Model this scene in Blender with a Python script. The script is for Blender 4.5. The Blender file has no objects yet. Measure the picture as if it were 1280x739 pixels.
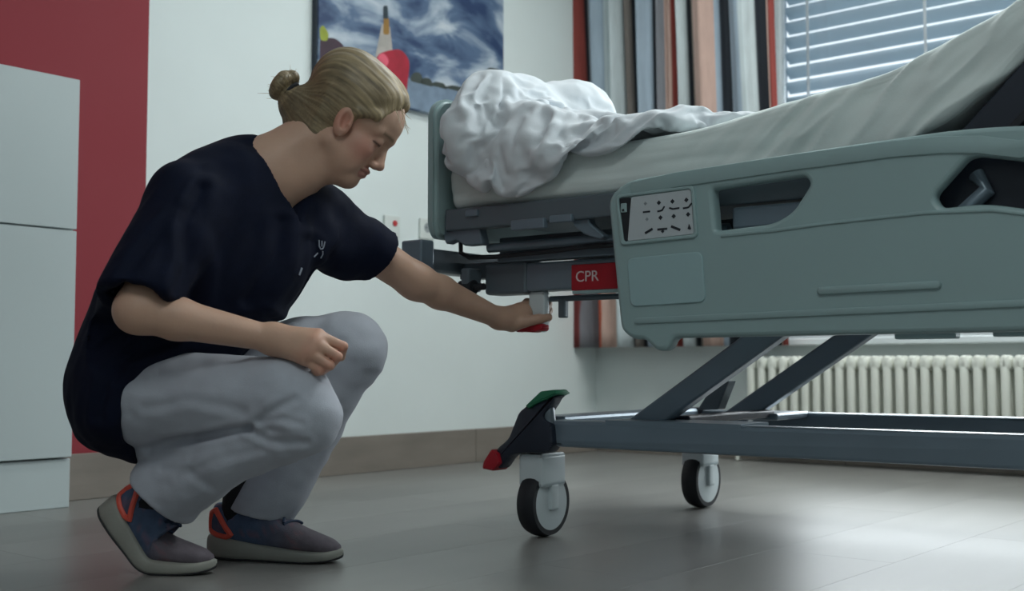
import bpy, bmesh, math, random
import numpy as np
from mathutils import Vector, Matrix, noise
from mathutils.bvhtree import BVHTree

random.seed(7)
rng = np.random.default_rng(7)
scene = bpy.context.scene
COL = scene.collection
R = math.radians

# ------------------------------------------------------------------ camera
F, CAM_H, PITCH = 1450.0, 0.39, math.atan(87.5 / 1450.0)
cam = bpy.data.cameras.new('camera')
cam.sensor_width = 36.0
cam.lens = F / 1280.0 * 36.0
cam.clip_start = 0.05
cam.dof.use_dof = True
cam.dof.focus_distance = 2.35
cam.dof.aperture_fstop = 4.0
camo = bpy.data.objects.new('camera', cam)
camo.location = (0, 0, CAM_H)
camo.rotation_euler = (R(90) + PITCH, 0, 0)
COL.objects.link(camo)
scene.camera = camo

# ------------------------------------------------------------------ frames
ROOM_O, ROOM_A = Vector((0.389, 5.372, 0)), R(-40)
BED_O, BED_A = Vector((0.06, 2.667, 0)), R(-37)
MROOM = Matrix.Translation(ROOM_O) @ Matrix.Rotation(ROOM_A, 4, 'Z')
MBED = Matrix.Translation(BED_O) @ Matrix.Rotation(BED_A, 4, 'Z')


def ray(px, py):
    x, y = (px - 640) / F, -(py - 369.5) / F
    c, s = math.cos(PITCH), math.sin(PITCH)
    return Vector((x, c - y * s, s + y * c))


def atY(px, py, Y):
    r = ray(px, py)
    return Vector((0, 0, CAM_H)) + r * (Y / r.y)


# ------------------------------------------------------------------ world, light, exposure
world = bpy.data.worlds.new('overcast_sky')
scene.world = world
world.use_nodes = True
wn = world.node_tree
bg = wn.nodes['Background']
bg.inputs['Color'].default_value = (0.80, 0.92, 1.0, 1)
bg.inputs['Strength'].default_value = 0.95


def area(name, loc, size, power, color, rot):
    l = bpy.data.lights.new(name, 'AREA')
    l.shape = 'RECTANGLE'
    l.size, l.size_y = size
    l.energy = power
    l.color = color
    o = bpy.data.objects.new(name, l)
    o.matrix_world = MROOM @ Matrix.Translation(loc) @ Matrix.Rotation(rot, 4, 'X')
    COL.objects.link(o)
    return o


# daylight pouring through the two windows (light planes stand outside the glass)
area('daylight_window_blinds', (1.92, 0.165, 0.98), (1.95, 0.94), 31, (0.90, 0.97, 1.0), R(-90))
area('daylight_window_side', (4.1, 0.30, 1.45), (1.5, 1.5), 10, (0.90, 0.97, 1.0), R(-90))
# unseen ceiling lamps added as fill for wall, radiator and bed rail
area('added_ceiling_fill_light', (1.15, -1.25, 2.535), (0.30, 1.2), 7, (0.95, 1.0, 0.99), 0.0)
area('added_ceiling_fill_light', (2.5, -1.15, 2.535), (0.30, 1.2), 24, (0.95, 1.0, 0.99), 0.0)
area('added_ceiling_fill_light', (3.2, -4.3, 2.535), (0.30, 1.2), 10, (0.93, 1.0, 0.99), 0.0)

vs = scene.view_settings
vs.view_transform = 'Standard'
vs.look = 'None'
vs.gamma = 1.0
vs.use_curve_mapping = False
vs.exposure = 0.82

# ------------------------------------------------------------------ materials
def srgb(r, g, b):
    f = lambda c: (c / 255 / 12.92) if c / 255 <= 0.04045 else ((c / 255 + 0.055) / 1.055) ** 2.4
    return (f(r), f(g), f(b), 1)


MATS = {}


def mat(name, col, rough=0.5, var=0.06, vscale=6.0, bump=0.0, bscale=80.0, metal=0.0, coat=0.0,
        attr=None, trans=0.0, sss=0.0, spec=0.5, stretch=(1, 1, 1), subtle_rough=0.05, coord='Object', sheen=0.0):
    """Principled material whose colour, roughness and relief come from noise nodes."""
    if name in MATS:
        return MATS[name]
    m = bpy.data.materials.new(name)
    m.use_nodes = True
    n, l = m.node_tree.nodes, m.node_tree.links
    p = n['Principled BSDF']
    tc = n.new('ShaderNodeTexCoord')
    mp = n.new('ShaderNodeMapping')
    mp.inputs['Scale'].default_value = stretch
    l.new(tc.outputs[coord], mp.inputs['Vector'])
    nz = n.new('ShaderNodeTexNoise')
    nz.inputs['Scale'].default_value = vscale
    nz.inputs['Detail'].default_value = 4
    l.new(mp.outputs['Vector'], nz.inputs['Vector'])
    mr = n.new('ShaderNodeMapRange')
    mr.inputs['From Min'].default_value = 0.3
    mr.inputs['From Max'].default_value = 0.7
    mr.inputs['To Min'].default_value = 1 - var
    mr.inputs['To Max'].default_value = 1 + var
    l.new(nz.outputs['Fac'], mr.inputs['Value'])
    mx = n.new('ShaderNodeVectorMath')
    mx.operation = 'SCALE'
    if attr:
        at = n.new('ShaderNodeAttribute')
        at.attribute_name = attr
        l.new(at.outputs['Color'], mx.inputs[0])
    else:
        mx.inputs[0].default_value = col[:3]
    l.new(mr.outputs['Result'], mx.inputs['Scale'])
    l.new(mx.outputs['Vector'], p.inputs['Base Color'])
    r2 = n.new('ShaderNodeMapRange')
    r2.inputs['To Min'].default_value = max(0.02, rough - subtle_rough)
    r2.inputs['To Max'].default_value = min(1, rough + subtle_rough)
    l.new(nz.outputs['Fac'], r2.inputs['Value'])
    l.new(r2.outputs['Result'], p.inputs['Roughness'])
    p.inputs['Metallic'].default_value = metal
    p.inputs['Coat Weight'].default_value = coat
    p.inputs['Specular IOR Level'].default_value = spec
    p.inputs['Transmission Weight'].default_value = trans
    if sheen:
        p.inputs['Sheen Weight'].default_value = sheen
    if sss:
        p.inputs['Subsurface Weight'].default_value = sss
        p.inputs['Subsurface Radius'].default_value = (0.012, 0.005, 0.003)
        p.inputs['Subsurface Scale'].default_value = 1.0
    if bump:
        bn = n.new('ShaderNodeTexNoise')
        bn.inputs['Scale'].default_value = bscale
        bn.inputs['Detail'].default_value = 3
        l.new(mp.outputs['Vector'], bn.inputs['Vector'])
        b = n.new('ShaderNodeBump')
        b.inputs['Strength'].default_value = bump
        b.inputs['Distance'].default_value = 0.002
        l.new(bn.outputs['Fac'], b.inputs['Height'])
        l.new(b.outputs['Normal'], p.inputs['Normal'])
    MATS[name] = m
    return m


# ------------------------------------------------------------------ mesh helpers
def link(name, me, m=None, parent=None, mw=None, smooth=False):
    o = bpy.data.objects.new(name, me)
    COL.objects.link(o)
    if m is not None and me is not None and len(me.materials) == 0:
        me.materials.append(m)
    if parent is not None:
        o.parent = parent
    if mw is not None:
        o.matrix_world = mw
    if smooth and me is not None:
        me.polygons.foreach_set('use_smooth', [True] * len(me.polygons))
    return o


def tag(o, label=None, cat=None, group=None, kind=None):
    if label: o['label'] = label
    if cat: o['category'] = cat
    if group: o['group'] = group
    if kind: o['kind'] = kind
    return o


def empty(name, mw, label, cat, group=None):
    o = bpy.data.objects.new(name, None)
    o.empty_display_size = 0.05
    COL.objects.link(o)
    o.matrix_world = mw
    return tag(o, label, cat, group)


class MB:
    """Collects boxes, prisms and tubes in one bmesh."""
    def __init__(s):
        s.bm = bmesh.new()

    def box(s, lo, hi, bev=0.0, seg=2, M=None):
        c = [(a + b) / 2 for a, b in zip(lo, hi)]
        d = [abs(b - a) for a, b in zip(lo, hi)]
        mtx = Matrix.Translation(c) @ Matrix.Diagonal((*d, 1))
        if M is not None: mtx = M @ mtx
        r = bmesh.ops.create_cube(s.bm, size=1, matrix=mtx)
        if bev:
            vset = set(r['verts'])
            es = [e for e in s.bm.edges if e.verts[0] in vset and e.verts[1] in vset]
            bmesh.ops.bevel(s.bm, geom=es, offset=bev, segments=seg, profile=0.5, affect='EDGES')
        return s

    def prism(s, poly, v0, v1, bev=0.0, seg=2):
        """polygon in the (x, z) plane extruded along y"""
        a = [s.bm.verts.new((x, v0, z)) for x, z in poly]
        b = [s.bm.verts.new((x, v1, z)) for x, z in poly]
        fs = [s.bm.faces.new(a), s.bm.faces.new(b[::-1])]
        k = len(poly)
        for i in range(k):
            fs.append(s.bm.faces.new((a[i], b[i], b[(i + 1) % k], a[(i + 1) % k])))
        bmesh.ops.recalc_face_normals(s.bm, faces=fs)
        if bev:
            es = list({e for f in fs for e in f.edges})
            bmesh.ops.bevel(s.bm, geom=es, offset=bev, segments=seg, profile=0.5, affect='EDGES')
        return s

    def tube(s, path, r, n=12, cap=True):
        path = [Vector(p) for p in path]
        rs = r if isinstance(r, (list, tuple)) else [r] * len(path)
        rings = []
        up = None
        for i, p in enumerate(path):
            t = (path[min(i + 1, len(path) - 1)] - path[max(i - 1, 0)]).normalized()
            if up is None:
                up = Vector((0, 0, 1)) if abs(t.z) < 0.9 else Vector((1, 0, 0))
            x = t.cross(up)
            if x.length < 1e-4: x = t.orthogonal()
            x.normalize()
            y = x.cross(t).normalized()
            up = y
            rings.append([s.bm.verts.new(p + (x * math.cos(a) + y * math.sin(a)) * rs[i])
                          for a in [2 * math.pi * k / n for k in range(n)]])
        for a, b in zip(rings, rings[1:]):
            for k in range(n):
                s.bm.faces.new((a[k], a[(k + 1) % n], b[(k + 1) % n], b[k]))
        if cap:
            s.bm.faces.new(rings[0][::-1])
            s.bm.faces.new(rings[-1])
        return s

    def cyl(s, a, b, r, n=24, r2=None):
        return s.tube([a, b], [r, r if r2 is None else r2], n)

    def lathe(s, prof, axis_o, axis, n=40):
        """profile [(radius, along)] turned round an axis"""
        ax = Vector(axis).normalized()
        x = ax.orthogonal().normalized()
        y = ax.cross(x)
        o = Vector(axis_o)
        rings = [[s.bm.verts.new(o + ax * h + (x * math.cos(a) + y * math.sin(a)) * max(r, 1e-4))
                  for a in [2 * math.pi * k / n for k in range(n)]] for r, h in prof]
        for a, b in zip(rings, rings[1:]):
            for k in range(n):
                s.bm.faces.new((a[k], a[(k + 1) % n], b[(k + 1) % n], b[k]))
        s.bm.faces.new(rings[0][::-1]); s.bm.faces.new(rings[-1])
        return s

    def build(s, name, m, parent=None, mw=None, smooth=False, angle=None):
        bmesh.ops.recalc_face_normals(s.bm, faces=s.bm.faces[:])
        me = bpy.data.meshes.new(name)
        s.bm.to_mesh(me)
        s.bm.free()
        o = link(name, me, m, parent, mw)
        if smooth or angle:
            me.polygons.foreach_set('use_smooth', [True] * len(me.polygons))
            me.set_sharp_from_angle(angle=R(angle or 40))
        return o


def roundpoly(pts, r, n=5):
    """polygon with every corner rounded; r a number or one per corner"""
    out = []
    k = len(pts)
    rs = r if isinstance(r, (list, tuple)) else [r] * k
    for i in range(k):
        p, a, b = Vector(pts[i]), Vector(pts[i - 1]), Vector(pts[(i + 1) % k])
        da, db = (a - p), (b - p)
        q = min(rs[i], da.length * 0.45, db.length * 0.45)
        A, B = p + da.normalized() * q, p + db.normalized() * q
        for j in range(n + 1):
            t = j / n
            out.append(tuple(A * (1 - t) ** 2 + p * 2 * t * (1 - t) + B * t * t))
    return out


def plate_mesh(name, outline, holes, v, thick, bevel):
    """plate in the (x, z) plane at y = v with holes and rounded edges"""
    cu = bpy.data.curves.new(name, 'CURVE')
    cu.dimensions = '2D'
    cu.fill_mode = 'BOTH'
    cu.extrude = thick / 2 - bevel
    cu.bevel_depth = bevel
    cu.bevel_resolution = 2
    cu.offset = -bevel
    for poly in [outline] + holes:
        sp = cu.splines.new('POLY')
        sp.points.add(len(poly) - 1)
        for q, (x, z) in zip(sp.points, poly):
            q.co = (x, z, 0, 1)
        sp.use_cyclic_u = True
    o = bpy.data.objects.new(name, cu)
    COL.objects.link(o)
    dg = bpy.context.evaluated_depsgraph_get()
    me = bpy.data.meshes.new_from_object(o.evaluated_get(dg))
    bpy.data.objects.remove(o)
    bpy.data.curves.remove(cu)
    me.transform(Matrix(((1, 0, 0, 0), (0, 0, -1, v), (0, 1, 0, 0), (0, 0, 0, 1))))
    me.polygons.foreach_set('use_smooth', [True] * len(me.polygons))
    me.set_sharp_from_angle(angle=R(35))
    me.name = name
    return me


def text_mesh(txt, size, depth=0.0006):
    cu = bpy.data.curves.new('lettering', 'FONT')
    cu.body = txt
    cu.size = size
    cu.extrude = depth
    cu.align_x, cu.align_y = 'CENTER', 'CENTER'
    o = bpy.data.objects.new('lettering', cu)
    COL.objects.link(o)
    dg = bpy.context.evaluated_depsgraph_get()
    me = bpy.data.meshes.new_from_object(o.evaluated_get(dg))
    bpy.data.objects.remove(o)
    bpy.data.curves.remove(cu)
    return me


# ------------------------------------------------------------------ distance fields -> smooth meshes
def nv(v):
    return np.array(v, dtype=np.float32)


class Field:
    def __init__(s, lo, hi, h):
        s.lo, s.h = nv(lo), h
        s.n = [int(math.ceil((b - a) / h)) + 1 for a, b in zip(lo, hi)]
        s.a = np.full(s.n, 1.0, np.float32)
        s.ax = [(s.lo[i] + h * np.arange(s.n[i])).astype(np.float32) for i in range(3)]

    def _win(s, lo, hi, k):
        m = k + 4 * s.h
        sl, pts = [], []
        for i in range(3):
            a = max(0, int((lo[i] - m - s.lo[i]) / s.h))
            b = min(s.n[i], int((hi[i] + m - s.lo[i]) / s.h) + 2)
            if b <= a: return None, None
            sl.append(slice(a, b))
            sh = [1, 1, 1]; sh[i] = b - a
            pts.append(s.ax[i][a:b].reshape(sh))
        return tuple(sl), pts

    def _put(s, sl, d, k, op):
        a = s.a[sl]
        if op == 'cut':
            d = -d
            if k:
                h = np.maximum(k - np.abs(a - d), 0) / k
                s.a[sl] = np.maximum(a, d) + h * h * k * 0.25
            else:
                s.a[sl] = np.maximum(a, d)
        else:
            if k:
                h = np.maximum(k - np.abs(a - d), 0) / k
                s.a[sl] = np.minimum(a, d) - h * h * k * 0.25
            else:
                s.a[sl] = np.minimum(a, d)

    def cone(s, a, b, ra, rb, k=0.0, op='add'):
        a, b = nv(a), nv(b)
        rm = max(ra, rb)
        sl, P = s._win(np.minimum(a, b) - rm, np.maximum(a, b) + rm, k)
        if sl is None: return s
        ba = b - a
        L = float(ba @ ba) + 1e-12
        t = ((P[0] - a[0]) * ba[0] + (P[1] - a[1]) * ba[1] + (P[2] - a[2]) * ba[2]) / L
        t = np.clip(t, 0, 1)
        d = np.sqrt((P[0] - a[0] - t * ba[0]) ** 2 + (P[1] - a[1] - t * ba[1]) ** 2 + (P[2] - a[2] - t * ba[2]) ** 2)
        s._put(sl, d - (ra + (rb - ra) * t), k, op)
        return s

    def ell(s, c, r, ax=None, k=0.0, op='add'):
        c = nv(c)
        A = np.eye(3, dtype=np.float32) if ax is None else np.array([list(v) for v in ax], np.float32)
        ext = np.sqrt(((A * nv(r)[:, None]) ** 2).sum(0))
        sl, P = s._win(c - ext, c + ext, k)
        if sl is None: return s
        q = [P[i] - c[i] for i in range(3)]
        k0 = 0; k1 = 0
        for i in range(3):
            e = q[0] * A[i, 0] + q[1] * A[i, 1] + q[2] * A[i, 2]
            k0 = k0 + (e / r[i]) ** 2
            k1 = k1 + (e / r[i] ** 2) ** 2
        k0 = np.sqrt(k0); k1 = np.sqrt(k1) + 1e-6
        s._put(sl, k0 * (k0 - 1) / k1, k, op)
        return s

    def box(s, c, half, ax=None, rd=0.0, k=0.0, op='add'):
        c = nv(c)
        A = np.eye(3, dtype=np.float32) if ax is None else np.array([list(v) for v in ax], np.float32)
        ext = np.abs(A * nv(half)[:, None]).sum(0)
        sl, P = s._win(c - ext, c + ext, k)
        if sl is None: return s
        q = [P[i] - c[i] for i in range(3)]
        o = 0; mxx = None
        for i in range(3):
            e = np.abs(q[0] * A[i, 0] + q[1] * A[i, 1] + q[2] * A[i, 2]) - (half[i] - rd)
            o = o + np.maximum(e, 0) ** 2
            mxx = e if mxx is None else np.maximum(mxx, e)
        s._put(sl, np.sqrt(o) + np.minimum(mxx, 0) - rd, k, op)
        return s

    def half(s, n, c, lo, hi, k=0.0):
        """cut away n.p > c inside the given bounds"""
        sl, P = s._win(nv(lo), nv(hi), 0)
        d = c - (P[0] * n[0] + P[1] * n[1] + P[2] * n[2])
        s._put(sl, d, k, 'cut')
        return s

    def mesh(s, smooth=1):
        a = s.a
        ins = a < 0
        core = [slice(None, -1), slice(1, None)]
        al = np.ones([k - 1 for k in s.n], bool); an = np.zeros([k - 1 for k in s.n], bool)
        for i in (0, 1):
            for j in (0, 1):
                for k in (0, 1):
                    c = ins[core[i], core[j], core[k]]
                    al &= c; an |= c
        act = an & ~al
        idx = np.argwhere(act)
        vid = np.full(act.shape, -1, np.int32)
        vid[act] = np.arange(len(idx))
        cor = np.array([[i, j, k] for i in (0, 1) for j in (0, 1) for k in (0, 1)])
        vals = np.stack([a[idx[:, 0] + c[0], idx[:, 1] + c[1], idx[:, 2] + c[2]] for c in cor], 1)
        acc = np.zeros((len(idx), 3)); cnt = np.zeros(len(idx))
        for p in range(8):
            for q in range(p + 1, 8):
                if np.abs(cor[p] - cor[q]).sum() != 1: continue
                va, vb = vals[:, p], vals[:, q]
                m = (va < 0) != (vb < 0)
                t = va[m] / (va[m] - vb[m])
                acc[m] += cor[p] + t[:, None] * (cor[q] - cor[p])
                cnt[m] += 1
        V = (idx + acc / cnt[:, None]) * s.h + s.lo
        Q = []
        for ax in range(3):
            o1, o2 = [(1, 2), (2, 0), (0, 1)][ax]
            lo_ = [slice(None)] * 3; hi_ = [slice(None)] * 3
            lo_[ax] = slice(None, -1); hi_[ax] = slice(1, None)
            A, B = ins[tuple(lo_)], ins[tuple(hi_)]
            for flip, msk in ((False, A & ~B), (True, ~A & B)):
                e = np.argwhere(msk)
                e = e[(e[:, o1] > 0) & (e[:, o2] > 0)]
                e = e[(e[:, o1] < s.n[o1] - 1) & (e[:, o2] < s.n[o2] - 1)]
                cs = []
                for d1, d2 in ((-1, -1), (0, -1), (0, 0), (-1, 0)):
                    f = e.copy(); f[:, o1] += d1; f[:, o2] += d2
                    cs.append(vid[f[:, 0], f[:, 1], f[:, 2]])
                qd = np.stack(cs, 1)
                Q.append(qd[:, ::-1] if flip else qd)
        Q = np.concatenate(Q)
        Q = Q[(Q >= 0).all(1)]
        for _ in range(smooth):
            V = lap(V, Q)
        return V, Q


def lap(V, Q, w=0.5):
    E = np.concatenate([Q[:, [0, 1]], Q[:, [1, 2]], Q[:, [2, 3]], Q[:, [3, 0]]])
    acc = np.zeros_like(V); cnt = np.zeros(len(V))
    for c in range(3):
        acc[:, c] = np.bincount(E[:, 0], V[E[:, 1], c], len(V)) + np.bincount(E[:, 1], V[E[:, 0], c], len(V))
    cnt = np.bincount(E[:, 0], minlength=len(V)) + np.bincount(E[:, 1], minlength=len(V))
    return V * (1 - w) + w * acc / np.maximum(cnt, 1)[:, None]


def normals(V, Q):
    n = np.cross(V[Q[:, 2]] - V[Q[:, 0]], V[Q[:, 3]] - V[Q[:, 1]])
    N = np.zeros_like(V)
    for k in range(4):
        for c in range(3):
            N[:, c] += np.bincount(Q[:, k], n[:, c], len(V))
    return N / (np.linalg.norm(N, axis=1)[:, None] + 1e-9)


def pymesh(name, V, Q, cols=None):
    me = bpy.data.meshes.new(name)
    me.from_pydata(V.tolist(), [], Q.tolist())
    me.polygons.foreach_set('use_smooth', [True] * len(me.polygons))
    if cols is not None:
        at = me.color_attributes.new('Col', 'FLOAT_COLOR', 'POINT')
        c = np.ones((len(V), 4), np.float32); c[:, :3] = cols
        at.data.foreach_set('color', c.ravel())
    me.update()
    return me


def fbm(P, scale, seed=0.0, octv=2):
    """vectorised smooth value from the noise module, one per row"""
    out = np.empty(len(P))
    off = Vector((seed, seed * 1.7, -seed))
    for i, p in enumerate(P):
        q = Vector(p) * scale + off
        v = noise.noise(q)
        if octv > 1: v += 0.5 * noise.noise(q * 2.1)
        out[i] = v
    return out

# ================================================================== ROOM
RX, RY, RZ = 5.4, -5.8, 2.6          # room size along its own axes
W_WALL = mat('white_wall_paint', srgb(225, 233, 232), 0.75, 0.02, 3, 0.15, 220)

W_DARK = mat('pale_grey_wall_paint', srgb(190, 198, 200), 0.75, 0.03, 3, 0.15, 220)
# --- floor: slab + separate planks
slab = MB().box((-0.3, RY - 0.3, -0.08), (RX + 0.3, 0.3, -0.006)).build('floor', mat('floor_joint', srgb(70, 66, 62), 0.8), None, MROOM)
tag(slab, kind='structure')


def floor_material():
    m = bpy.data.materials.new('grey_brown_vinyl_plank')
    m.use_nodes = True
    n, l = m.node_tree.nodes, m.node_tree.links
    p = n['Principled BSDF']
    tc = n.new('ShaderNodeTexCoord'); oi = n.new('ShaderNodeObjectInfo')
    mp = n.new('ShaderNodeMapping'); mp.inputs['Scale'].default_value = (5, 0.9, 1)
    ad = n.new('ShaderNodeVectorMath'); ad.operation = 'ADD'
    cm = n.new('ShaderNodeCombineXYZ')
    mu = n.new('ShaderNodeMath'); mu.operation = 'MULTIPLY'; mu.inputs[1].default_value = 37
    l.new(oi.outputs['Random'], mu.inputs[0]); l.new(mu.outputs[0], cm.inputs[2])
    l.new(tc.outputs['Object'], mp.inputs['Vector']); l.new(mp.outputs['Vector'], ad.inputs[0]); l.new(cm.outputs[0], ad.inputs[1])
    nz = n.new('ShaderNodeTexNoise'); nz.inputs['Scale'].default_value = 2.2; nz.inputs['Detail'].default_value = 6
    l.new(ad.outputs[0], nz.inputs['Vector'])
    cr = n.new('ShaderNodeValToRGB')
    cr.color_ramp.elements[0].position = 0.25; cr.color_ramp.elements[0].color = srgb(123, 122, 119)
    cr.color_ramp.elements[1].position = 0.8; cr.color_ramp.elements[1].color = srgb(134, 133, 130)
    l.new(nz.outputs['Fac'], cr.inputs[0])
    hs = n.new('ShaderNodeHueSaturation')
    mr = n.new('ShaderNodeMapRange'); mr.inputs['To Min'].default_value = 0.94; mr.inputs['To Max'].default_value = 1.06
    l.new(oi.outputs['Random'], mr.inputs['Value']); l.new(mr.outputs['Result'], hs.inputs['Value'])
    l.new(cr.outputs['Color'], hs.inputs['Color']); l.new(hs.outputs['Color'], p.inputs['Base Color'])
    rr = n.new('ShaderNodeMapRange'); rr.inputs['To Min'].default_value = 0.33; rr.inputs['To Max'].default_value = 0.36
    l.new(nz.outputs['Fac'], rr.inputs['Value']); l.new(rr.outputs['Result'], p.inputs['Roughness'])
    b = n.new('ShaderNodeBump'); b.inputs['Strength'].default_value = 0.01; b.inputs['Distance'].default_value = 0.001
    l.new(nz.outputs['Fac'], b.inputs['Height']); l.new(b.outputs['Normal'], p.inputs['Normal'])
    return m


M_FLOOR = floor_material()
PW, PL = 0.264, 1.25
plank_me = None
ix = 0
x = 1.977 - PW * 8
while x < RX:
    y = RY + (ix * 0.37 % 1.0) * PL - PL
    while y < 0:
        x0, x1, y0, y1 = max(x, 0), min(x + PW, RX), max(y, RY), min(y + PL, 0)
        if x1 - x0 > 0.03 and y1 - y0 > 0.03:
            full = abs(x1 - x0 - PW) < 1e-4 and abs(y1 - y0 - PL) < 1e-4
            if full and plank_me is not None:
                me = plank_me
            else:
                hx, hy, g = (x1 - x0) / 2, (y1 - y0) / 2, 0.0003
                bm = bmesh.new()
                bmesh.ops.create_cube(bm, size=1, matrix=Matrix.Translation((0, 0, -0.003)) @ Matrix.Diagonal((2 * (hx - g), 2 * (hy - g), 0.006, 1)))
                bmesh.ops.bevel(bm, geom=[e for e in bm.edges if all(v.co.z > -0.001 for v in e.verts)], offset=0.0001, segments=1, affect='EDGES')
                me = bpy.data.meshes.new('plank'); bm.to_mesh(me); bm.free()
                me.materials.append(M_FLOOR)
                if full: plank_me = me
            o = bpy.data.objects.new('plank', me)
            COL.objects.link(o)
            o.parent = slab
            o.location = ((x0 + x1) / 2, (y0 + y1) / 2, 0)
        y += PL
    x += PW
    ix += 1

# --- left wall (white, with a painted red field)
def two_tone():
    m = mat('wall_paint_white_and_red', srgb(225, 233, 232), 0.72, 0.02, 3, 0.12, 220)
    n, l = m.node_tree.nodes, m.node_tree.links
    p = n['Principled BSDF']
    src = p.inputs['Base Color'].links[0].from_socket
    tc = n.new('ShaderNodeTexCoord'); sp = n.new('ShaderNodeSeparateXYZ')
    l.new(tc.outputs['Object'], sp.inputs[0])
    c = n.new('ShaderNodeMath'); c.operation = 'LESS_THAN'; c.inputs[1].default_value = -2.366
    l.new(sp.outputs['Y'], c.inputs[0])
    mx = n.new('ShaderNodeMix'); mx.data_type = 'RGBA'
    l.new(c.outputs[0], mx.inputs['Factor'])
    l.new(src, mx.inputs['A'])
    mx.inputs['B'].default_value = srgb(140, 40, 51)
    l.new(mx.outputs['Result'], p.inputs['Base Color'])
    return m


tag(MB().box((-0.2, RY, 0), (0, 0.25, RZ)).build('wall_left', two_tone(), None, MROOM), kind='structure')

# --- window wall with two openings
WX = [(0.85, 2.95), (3.35, 4.85)]
WZ = (0.50, 2.30)
wb = MB()
xs = [-0.0, WX[0][0], WX[0][1], WX[1][0], WX[1][1], RX]
for a, b in ((0, 1), (2, 3), (4, 5)):
    wb.box((xs[a], 0, 0), (xs[b], 0.25, RZ))
for a, b in WX:
    wb.box((a, 0, 0), (b, 0.25, WZ[0])).box((a, 0, WZ[1]), (b, 0.25, RZ))
tag(wb.build('wall_back', W_WALL, None, MROOM), kind='structure')
tag(MB().box((RX, RY, 0), (RX + 0.2, 0.25, RZ)).build('wall_right', W_DARK, None, MROOM), kind='structure')
tag(MB().box((-0.2, RY - 0.2, 0), (RX + 0.2, RY, RZ)).build('wall_front', W_DARK, None, MROOM), kind='structure')
tag(MB().box((-0.2, RY - 0.2, RZ), (RX + 0.2, 0.25, RZ + 0.1)).build('ceiling', W_WALL, None, MROOM), kind='structure')

for lx_, ly_, lb_ in ((1.15, -1.25, 'added fill lamp, long flat white ceiling luminaire above the foot end of the bed'), (2.5, -1.15, 'added fill lamp, long flat white ceiling luminaire between the bed and the window'), (3.2, -4.3, 'added fill lamp, long flat white ceiling luminaire over the open floor away from the window')):
    lum = empty('added_ceiling_luminaire', MROOM @ Matrix.Translation((lx_, ly_, RZ)), lb_, 'lamp', 'added ceiling fill lamps')
    MB().box((-0.17, -0.63, -0.06), (0.17, 0.63, 0.0), 0.004).build('housing', mat('white_fill_lamp_housing', srgb(230, 232, 230), 0.4, 0.02), lum)  # made-up housing for each added fill lamp
# --- skirting of separate boards
M_SK = mat('grey_brown_skirting', srgb(132, 124, 116), 0.45, 0.14, 3.5, 0.1, 60, stretch=(3, 1, 4))
sk = MB().box((0, RY, 0), (0.004, 0, 0.13)).build('baseboard_left', M_SK, None, MROOM)
tag(sk, kind='structure')
for y1, y0 in ((-0.002, -0.847), (-0.847, -2.047), (-2.047, -3.247), (-3.247, -4.447), (-4.447, -5.647)):
    MB().box((0.004, y0 + 0.0012, 0), (0.014, y1 - 0.0012, 0.134), 0.002, 1).build('board', M_SK, sk)
sb = MB().box((0.014, -0.004, 0), (RX, 0, 0.13)).build('baseboard_back', M_SK, None, MROOM)
tag(sb, kind='structure')
for i in range(5):
    MB().box((0.016 + i * 1.2, -0.014, 0), (min(RX, 1.212 + i * 1.2), -0.004, 0.134), 0.002, 1).build('board', M_SK, sb)

# --- windows: frame, pane, sill
M_FRAME = mat('white_window_frame', srgb(215, 222, 224), 0.4, 0.02)
M_GLASS = bpy.data.materials.new('window_glass')
M_GLASS.use_nodes = True
_n, _l = M_GLASS.node_tree.nodes, M_GLASS.node_tree.links
_tr = _n.new('ShaderNodeBsdfTransparent'); _gl = _n.new('ShaderNodeBsdfGlossy'); _gl.inputs['Roughness'].default_value = 0.03
_mx = _n.new('ShaderNodeMixShader'); _fr = _n.new('ShaderNodeFresnel'); _fr.inputs['IOR'].default_value = 1.45
_nz = _n.new('ShaderNodeTexNoise'); _nz.inputs['Scale'].default_value = 2
_cr = _n.new('ShaderNodeMapRange'); _cr.inputs['To Min'].default_value = 0.92; _cr.inputs['To Max'].default_value = 0.97
_l.new(_nz.outputs['Fac'], _cr.inputs['Value']); _l.new(_cr.outputs['Result'], _tr.inputs['Color'])
_l.new(_fr.outputs[0], _mx.inputs[0]); _l.new(_tr.outputs[0], _mx.inputs[1]); _l.new(_gl.outputs[0], _mx.inputs[2])
_l.new(_mx.outputs[0], _n['Material Output'].inputs['Surface'])
for i, (a, b) in enumerate(WX):
    w = MB()
    t, y0, y1 = 0.055, 0.085, 0.145
    w.box((a, y0, WZ[0]), (a + t, y1, WZ[1]), 0.006).box((b - t, y0, WZ[0]), (b, y1, WZ[1]), 0.006)
    w.box((a + t, y0, WZ[0]), (b - t, y1, WZ[0] + t), 0.006).box((a + t, y0, WZ[1] - t), (b - t, y1, WZ[1]), 0.006)
    w.box(((a + b) / 2 + 0.35, y0, WZ[0] + t), ((a + b) / 2 + 0.42, y1, WZ[1] - t), 0.006)
    wo = w.build('window_%d' % (i + 1), M_FRAME, None, MROOM)
    tag(wo, kind='structure')
    mid = (a + b) / 2 + 0.35
    for p0, p1 in ((a + t, mid), (mid + 0.07, b - t)):
        MB().box((p0, 0.11, WZ[0] + t), (p1, 0.116, WZ[1] - t)).build('pane', M_GLASS, wo)
    MB().box((a - 0.04, -0.06, WZ[0] - 0.03), (b + 0.04, 0.085, WZ[0]), 0.006).build('sill', M_FRAME, wo)

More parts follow.
